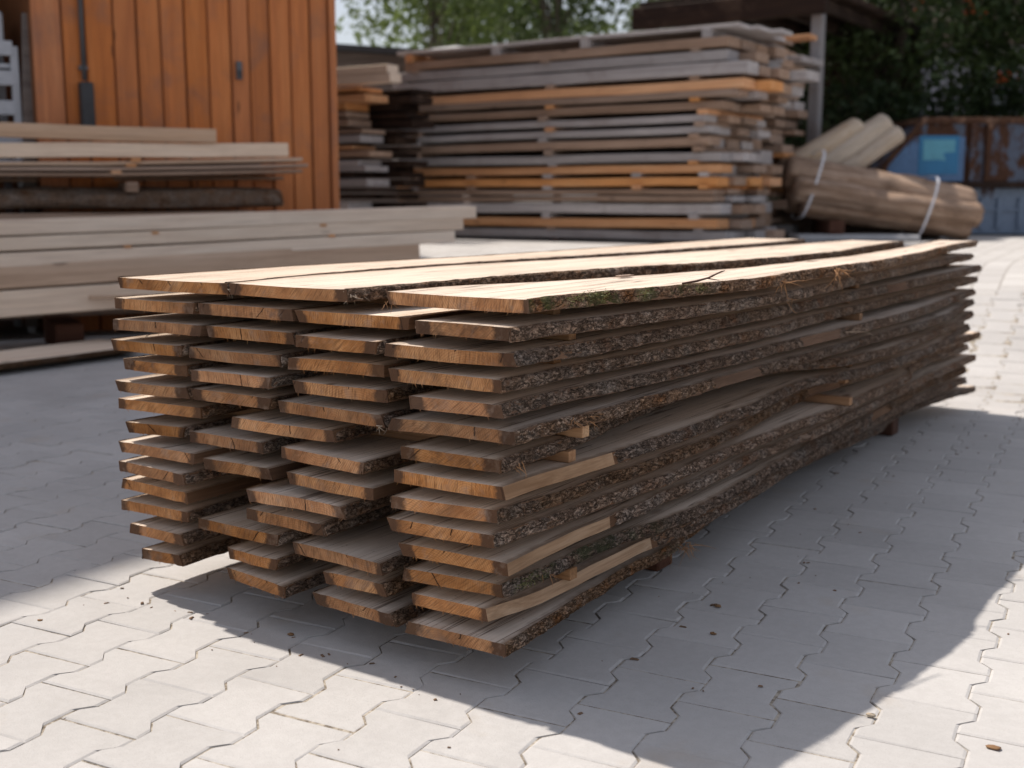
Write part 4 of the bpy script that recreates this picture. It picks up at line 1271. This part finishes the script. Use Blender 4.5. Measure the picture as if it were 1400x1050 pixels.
for k in range(4):
    MB().box((-.55, -.30, .25 + k * .65), (.18, .30, .29 + k * .65), c=.006).obj("shelf", lm, rk)

MB().box((-.50, -.28, 2.385), (.13, .26, 2.66), c=.02).obj("top_box", lm, rk)

# ------------------------------------------------------------------ log bundle at right
lg = "bark slabs of the strapped bundle"
LA0, LA1 = Vector((-4.20, 13.00, 0)), Vector((-2.16, 14.28, 0))
def bl(t_, z_, off=0.0):
    d = (LA1 - LA0).normalized(); nn = Vector((-d.y, d.x, 0))
    q = LA0 + (LA1 - LA0) * t_ + nn * off
    return (q.x, q.y, z_)
slab(bl(-.02, 1.50, .12), bl(1.0, 1.05, .12), .60, .46, "top bark slab of the strapped bundle at right", seed=51, group=lg, full=True, roughness=.085)
slab(bl(.0, 1.26, -.16), bl(1.01, .93, -.12), .46, .34, "middle front bark slab of the strapped bundle at right", seed=52, group=lg, full=True, roughness=.085)
slab(bl(.06, 1.05, .04), bl(.97, .74, .02), .52, .32, "lowest bark slab of the strapped bundle at right", seed=53, group=lg, full=True, roughness=.09)
slab(bl(.0, 1.2, .42), bl(.98, .9, .40), .5, .5, "rear bark slab of the strapped bundle at right", seed=54, group=lg, full=True, roughness=.085)
STRAP = m_plain("white_strap", (0.62, 0.62, 0.66), 0.4, 0.05, 10)
def strap(t_, zt, zb, lab, lean):
    b = MB()
    c = Vector(bl(t_, 0, .1)); d = (LA1 - LA0).normalized(); nn = Vector((-d.y, d.x, 0))
    zc, hz = (zt + zb) / 2, (zt - zb) / 2
    ring = []
    for k in range(24):
        a = 2 * math.pi * k / 24
        ca, sa = math.cos(a), math.sin(a)
        y = -math.copysign(abs(ca) ** .45, ca) * .50; z = math.copysign(abs(sa) ** .8, sa) * hz
        q = c + nn * (y * .95) + Vector((0, 0, zc + z)) + d * (z * lean)
        ring.append(q)
    for k in range(24):
        p, q = ring[k], ring[(k + 1) % 24]
        o_ = (p - c); 
        b.add([p - d * .016, p + d * .016, q + d * .016, q - d * .016], [(0, 1, 2, 3)])
    # give the band thickness
    o = b.obj("strap", STRAP)
    md = o.modifiers.new("thick", 'SOLIDIFY'); md.thickness = .006
    return tag(o, lab, "strap")
strap(.10, 1.78, .88, "white strap round the raised left end of the bark slab bundle", .30)
strap(.72, 1.44, .60, "white strap round the lower right end of the bark slab bundle", .30)
for t_, zt in ((.22, .88), (.86, .60)):
    p = bl(t_, .6, .1)
    if zt > .66:
        o = MB().box((-.1, -.5, 0), (.1, .5, zt - .62), c=.01).obj("bearer", BEARER, loc=(p[0], p[1], .6))
        o.rotation_euler = (0, 0, .56); tag(o, "dark bearer under the raised end of the strapped bark bundle", "bearer")
CONC = m_plain("pale_concrete", (0.38, 0.38, 0.39), 0.85, 0.12, 6)
o = MB().box((-.95, -.35, 0), (.6, .35, .08), c=.02).obj("concrete_slab", CONC, loc=(-3.25, 13.25, .6))
o.rotation_euler = (0, 0, .55); tag(o, "flat pale concrete slab on the ground below the bark bundle", "slab")
# peeled slabs leaning up behind it
slab((-4.62, 13.44, 1.42), (-3.72, 14.22, 2.10), .50, .34, "pale peeled slab leaning behind the bundle, left one", PEELED, "peeled log", "pale peeled slabs behind the bundle", seed=61, full=True, name="peeled_log", roughness=.03)
slab((-4.27, 13.60, 1.40), (-3.38, 14.34, 2.16), .44, .34, "pale peeled slab leaning behind the bundle, middle and highest", PEELED, "peeled log", "pale peeled slabs behind the bundle", seed=62, full=True, name="peeled_log", roughness=.03)
slab((-3.93, 13.68, 1.38), (-3.20, 14.32, 2.02), .36, .26, "greyish peeled slab leaning behind the bundle, right one", PEELED, "peeled log", "pale peeled slabs behind the bundle", seed=63, full=True, name="peeled_log", roughness=.03)
slab((-4.75, 13.7, .85), (-2.7, 14.9, .85), .5, .5, "dark log lying crosswise under the pale peeled slabs", BARK, "log", seed=64, full=True, name="log")

# ------------------------------------------------------------------ rusty container
C0 = Vector((-3.80, 15.43, .6)); CD = Vector((1.80, 1.22, 0)).normalized()
cont = empty("rusty_container", (C0.x, C0.y, C0.z), math.atan2(CD.y, CD.x))
tag(cont, "rusty blue-grey waste container with slanted front end at the right", "container")
BLUE = m_rusty("faded_blue_paint", (0.085, 0.17, 0.32), .12)
GREYBLUE = m_rusty("rusty_grey_blue_paint", (0.075, 0.095, 0.14), .62)  # paint and rust tones lowered to stand for the container's deep shade
RUST = m_rusty("rusted_steel", (0.16, 0.085, 0.05), .9)
LOWER = m_rusty("lower_blue_grey_paint", (0.17, 0.22, 0.30), .12)
# upper body as a prism with the slanted end
pb = MB()
prof = [(0.05, .78), (.16, 1.05), (.66, 1.66), (4.2, 1.66), (4.2, .78)]
vs = [(x, 0, z_) for x, z_ in prof] + [(x, 1.9, z_) for x, z_ in prof]
pb.add(vs, [(0, 4, 3, 2, 1), (5, 6, 7, 8, 9), (0, 1, 6, 5), (1, 2, 7, 6), (3, 4, 9, 8), (4, 0, 5, 9), (2, 3, 8, 7)])
pb.obj("body", GREYBLUE, cont)
MB().add([(0.12, -.012, .80), (1.28, -.012, .80), (1.28, -.012, 1.44), (.52, -.012, 1.44), (.17, -.012, 1.04), (0.12, -.004, .80), (1.28, -.004, .80), (1.28, -.004, 1.44), (.52, -.004, 1.44), (.17, -.004, 1.04)],
         [(0, 1, 2, 3, 4), (0, 5, 6, 1), (1, 6, 7, 2), (2, 7, 8, 3), (3, 8, 9, 4), (4, 9, 5, 0)]).obj("side_panel", BLUE, cont)
rim = MB()
rim.box((.60, -.07, 1.63), (4.25, 1.95, 1.72), c=.012)
rim.obj("rim", RUST, cont)
MB().tube([(0.02, -.03, .80), (.13, -.03, 1.06), (.64, -.03, 1.67)], .045, 8).obj("slanted_edge", RUST, cont)
for k, x in enumerate((1.38, 1.62, 2.3, 2.95, 3.6)):
    MB().box((x - .045, -.065, .80), (x + .045, -.003, 1.63), c=.012).obj("rib", GREYBLUE if k != 1 else RUST, cont)
MB().box((0.0, -.055, .70), (4.2, .10, .79), c=.012).obj("lower_rail", DARKWOOD, cont)
lb = MB()
lb.box((.7, .12, .02), (4.2, 1.8, .70), c=.01)
lb.obj("lower_body", LOWER, cont)
for x in (1.62, 1.88, 2.2, 2.7):
    MB().box((x - .03, .07, .10), (x + .03, .119, .55), c=.008).obj("lower_rib", LOWER, cont)
MB().box((1.45, .085, .36), (4.2, .118, .40), c=.005).obj("lower_ledge", LOWER, cont)
# sticker: bright blue square with a paler field and a faint unreadable line
SB_ = m_plain("blue_sticker", (0.02, 0.16, 0.33), 0.45, 0.08, 5)
SC_ = m_plain("cyan_sticker_field", (0.10, 0.32, 0.42), 0.5, 0.10, 12)
SR_ = m_plain("reddish_print", (0.24, 0.25, 0.27), 0.5, 0.2, 30)
stk = MB().box((.60, -.022, .90), (1.19, -.013, 1.46), c=.002).obj("sticker", SB_, cont)
MB().add([(.66, -.027, 1.10), (.66, -.027, 1.40), (1.13, -.027, 1.40), (1.13, -.027, 1.22), (.96, -.027, 1.21), (1.0, -.027, 1.09), (.90, -.027, 1.11)], [(0, 6, 5, 4, 3, 2, 1)]).obj("pale_field", SC_, stk)

# ------------------------------------------------------------------ trees
BRANCH = m_plain("tree_bark", (0.10, 0.08, 0.065), 0.9, 0.3, 12)
def make_tree(name, loc, height, crown_c, crown_r, mat, label, nleaf, leaf, trunk_r=.12, berries=None, seed=1, cluster=26, zmin=-1.0):
    rg = np.random.default_rng(seed)
    t = empty(name, loc)
    tag(t, label, "tree")
    b = MB()
    cc = np.array(crown_c); cr = np.array(crown_r)
    top = np.array([cc[0] * .6, cc[1] * .6, cc[2] + cr[2] * .6])
    b.tube([(0, 0, -.1), (.04, .02, top[2] * .33), (top[0] * .6, top[1] * .5, top[2] * .7), tuple(top)], [trunk_r, trunk_r * .8, trunk_r * .5, trunk_r * .12], 9)
    nodes = []
    for k in range(16):
        s_ = rg.uniform(.25, .9)
        st = np.array([0, 0, 0]) * (1 - s_) + top * s_
        st[:2] = top[:2] * s_ * .7
        dr = rg.normal(0, 1, 3); dr /= np.linalg.norm(dr); dr[2] = abs(dr[2]) * .5
        en = cc + dr * cr * rg.uniform(.5, .9)
        md = (st + en) / 2 + np.array([0, 0, .15 * cr[2]])
        b.tube([tuple(st), tuple(md), tuple(en)], [trunk_r * .32, trunk_r * .2, trunk_r * .05], 6)
        nodes += [md, en]
    b.obj("trunk", BRANCH, t, True)
    # leaves in clumps
    ncl = max(8, nleaf // cluster)
    dirs = rg.normal(0, 1, (ncl, 3)); dirs /= np.linalg.norm(dirs, axis=1)[:, None]
    rad = rg.uniform(.25, 1.0, ncl) ** .6
    lump = .75 + .5 * fbm(dirs[:, 0] * 2, dirs[:, 1] * 2, dirs[:, 2] * 2 + 10, seed, 2)
    cl = cc + dirs * cr * (rad * lump)[:, None]
    cl = cl[cl[:, 2] > cc[2] + zmin * cr[2]]
    ncl = len(cl)
    idx = np.repeat(np.arange(ncl), cluster)
    P = cl[idx] + rg.normal(0, 1, (len(idx), 3)) * leaf * np.array([2.6, 2.6, 1.7])
    N = len(P)
    nrm = rg.normal(0, 1, (N, 3)) + np.array([0, 0, .9]); nrm /= np.linalg.norm(nrm, axis=1)[:, None]
    a = np.cross(nrm, rg.normal(0, 1, (N, 3))); a /= np.linalg.norm(a, axis=1)[:, None]
    c = np.cross(nrm, a)
    sz = leaf * rg.uniform(.6, 1.25, N)[:, None]
    V = np.stack([P - a * sz, P + c * sz * .45 - nrm * sz * .1, P + a * sz, P - c * sz * .45 - nrm * sz * .1], 1).reshape(-1, 3)
    F = np.arange(N * 4).reshape(-1, 4)
    mesh_obj("crown", V, F.tolist(), mat, t)
    if berries:
        nb, spots, bm_ = berries
        bb = MB()
        oct_v = np.array([(1, 0, 0), (-1, 0, 0), (0, 1, 0), (0, -1, 0), (0, 0, 1), (0, 0, -1)], float)
        oct_f = [(0, 2, 4), (2, 1, 4), (1, 3, 4), (3, 0, 4), (2, 0, 5), (1, 2, 5), (3, 1, 5), (0, 3, 5)]
        for s_ in spots:
            for _ in range(nb):
                p = np.array(s_) + rg.normal(0, .085, 3)
                bb.add(oct_v * rg.uniform(.016, .026) + p, oct_f)
        tag(bb.obj("berry_cluster", bm_, t), kind="stuff")
    return t
LDARK = m_leaf("shade_darkened_leaf", (0.014, 0.030, 0.012), (0.065, 0.095, 0.032), .25)  # leaves coloured dark to stand for the trees' shaded, backlit side
LMID = m_leaf("mid_green_leaf", (0.035, 0.055, 0.020), (0.085, 0.12, 0.045), .35)
LLIGHT = m_leaf("light_green_leaf", (0.05, 0.078, 0.026), (0.12, 0.165, 0.055), .38)
BERRY = m_plain("orange_berry", (0.42, 0.085, 0.02), 0.35, 0.2, 10)
gz = .6
make_tree("rowan_tree", (-4.55, 18.6, gz), 7, (.2, 0, 3.7), (1.9, 1.7, 2.3), LDARK, "dark rowan tree with orange berries just right of the shed post", 9000, .085, .10,
          (22, [(-1.0, -1.5, 3.75), (-.35, -1.5, 3.8), (.1, -1.6, 3.9), (-1.3, -1.3, 3.5), (.75, -1.5, 3.7)], BERRY), 21)
make_tree("rowan_tree", (-2.2, 19.6, gz), 7, (.2, 0, 3.6), (2.0, 1.8, 2.4), LDARK, "dark rowan tree with scattered berries above the rusty container", 9000, .085, .11,
          (22, [(-1.0, -1.6, 3.55), (-.4, -1.7, 2.4), (.1, -1.7, 2.6), (-.7, -1.6, 3.9)], BERRY), 22)
make_tree("broadleaf_tree", (1.0, 21.0, gz), 8, (0, 0, 3.8), (2.4, 2.0, 2.8), LDARK, "dark leafy tree at the right edge behind the container", 8000, .10, .13, None, 23)
make_tree("broadleaf_tree", (-7.2, 20.6, gz), 8, (0, 0, 4.3), (1.9, 1.6, 2.6), LDARK, "dark leafy tree behind the open shed", 6000, .10, .12, None, 24)
HEDGE = m_leaf("hedge_leaf", (0.010, 0.020, 0.008), (0.03, 0.05, 0.016), .15)
hg = np.random.default_rng(31)
hv = []
N = 14000
P = np.stack([hg.uniform(-6, 6.0, N), hg.uniform(0, 1.4, N), hg.uniform(0, 2.35, N) ** 1.0], 1)
P[:, 2] *= .8 + .35 * vn(P[:, 0] * 1.5, 0, 0, 3)
nrm = hg.normal(0, 1, (N, 3)); nrm /= np.linalg.norm(nrm, axis=1)[:, None]
a = np.cross(nrm, hg.normal(0, 1, (N, 3))); a /= np.linalg.norm(a, axis=1)[:, None]
c = np.cross(nrm, a); sz = (.09 * hg.uniform(.6, 1.3, N))[:, None]
V = np.stack([P - a * sz, P + c * sz * .5, P + a * sz, P - c * sz * .5], 1).reshape(-1, 3)
hd = mesh_obj("hedge", V, np.arange(N * 4).reshape(-1, 4).tolist(), HEDGE, loc=(-1.2, 18.2, gz))
hd.rotation_euler = (0, 0, .45)
tag(hd, "dark hedge in the shade behind the rusty container", "hedge")
make_tree("broadleaf_tree", (-17.3, 22.2, gz), 10, (.3, 0, 6.6), (2.7, 2.4, 2.9), LLIGHT, "sunlit light green tree rising behind the tall pile's left end", 4200, .13, .11, None, 25)
make_tree("broadleaf_tree", (-14.6, 24.0, gz), 10, (0, 0, 6.3), (2.1, 2.0, 2.6), LMID, "mid green tree behind the middle of the tall pile", 3200, .13, .13, None, 26)
make_tree("broadleaf_tree", (-19.8, 29.0, gz), 10, (0, 0, 5.2), (3.4, 3, 2.3), LLIGHT, "pale green tree far behind the shed roof", 5000, .18, .13, None, 27)
make_tree("broadleaf_tree", (-13.0, 31.5, gz), 10, (0, 0, 5.6), (3.6, 3, 3.0), LMID, "far green tree seen above the tall pile left of the open shed", 5000, .18, .15, None, 28)
WALLM = m_plain("pale_grey_render", (0.22, 0.22, 0.26), 0.9, 0.06, 3)
hs = empty("pale_house", (-6.5, 38, gz), .45)
tag(hs, "pale grey house glimpsed through the dark trees at right", "house")
MB().box((-5, 0, 0), (8, 8, 5.4)).obj("wall", WALLM, hs)
rr_ = MB()
rr_.add([(-5.4, -.5, 5.3), (8.4, -.5, 5.3), (8.4, 8.5, 5.3), (-5.4, 8.5, 5.3), (-5.4, 4, 9), (8.4, 4, 9)], [(0, 1, 5, 4), (2, 3, 4, 5), (3, 0, 4), (1, 2, 5), (3, 2, 1, 0)])
rr_.obj("roof", DARKWOOD, hs)
for x in (-3, 0, 3, 6):
    wf = MB().box((x - .6, -.06, 2.6), (x + .6, .02, 4.0), c=.02).obj("window", WALLM, hs)
    MB().box((x - .5, -.075, 2.7), (x + .5, -.062, 3.9)).obj("pane", m_plain("window_glass", (0.06, 0.07, 0.08), 0.1) if x == -3 else bpy.data.materials["window_glass"], wf)

bpy.context.view_layer.update()
import bmesh
for o in list(COL.objects):
    if o.type == 'MESH' and o.name.split('.')[0] not in ("paver", "paver_field", "ground", "crown", "hedge", "moss", "bark"):
        if o.data.users == 1:
            bm = bmesh.new(); bm.from_mesh(o.data)
            bmesh.ops.recalc_face_normals(bm, faces=bm.faces)
            bm.to_mesh(o.data); bm.free()
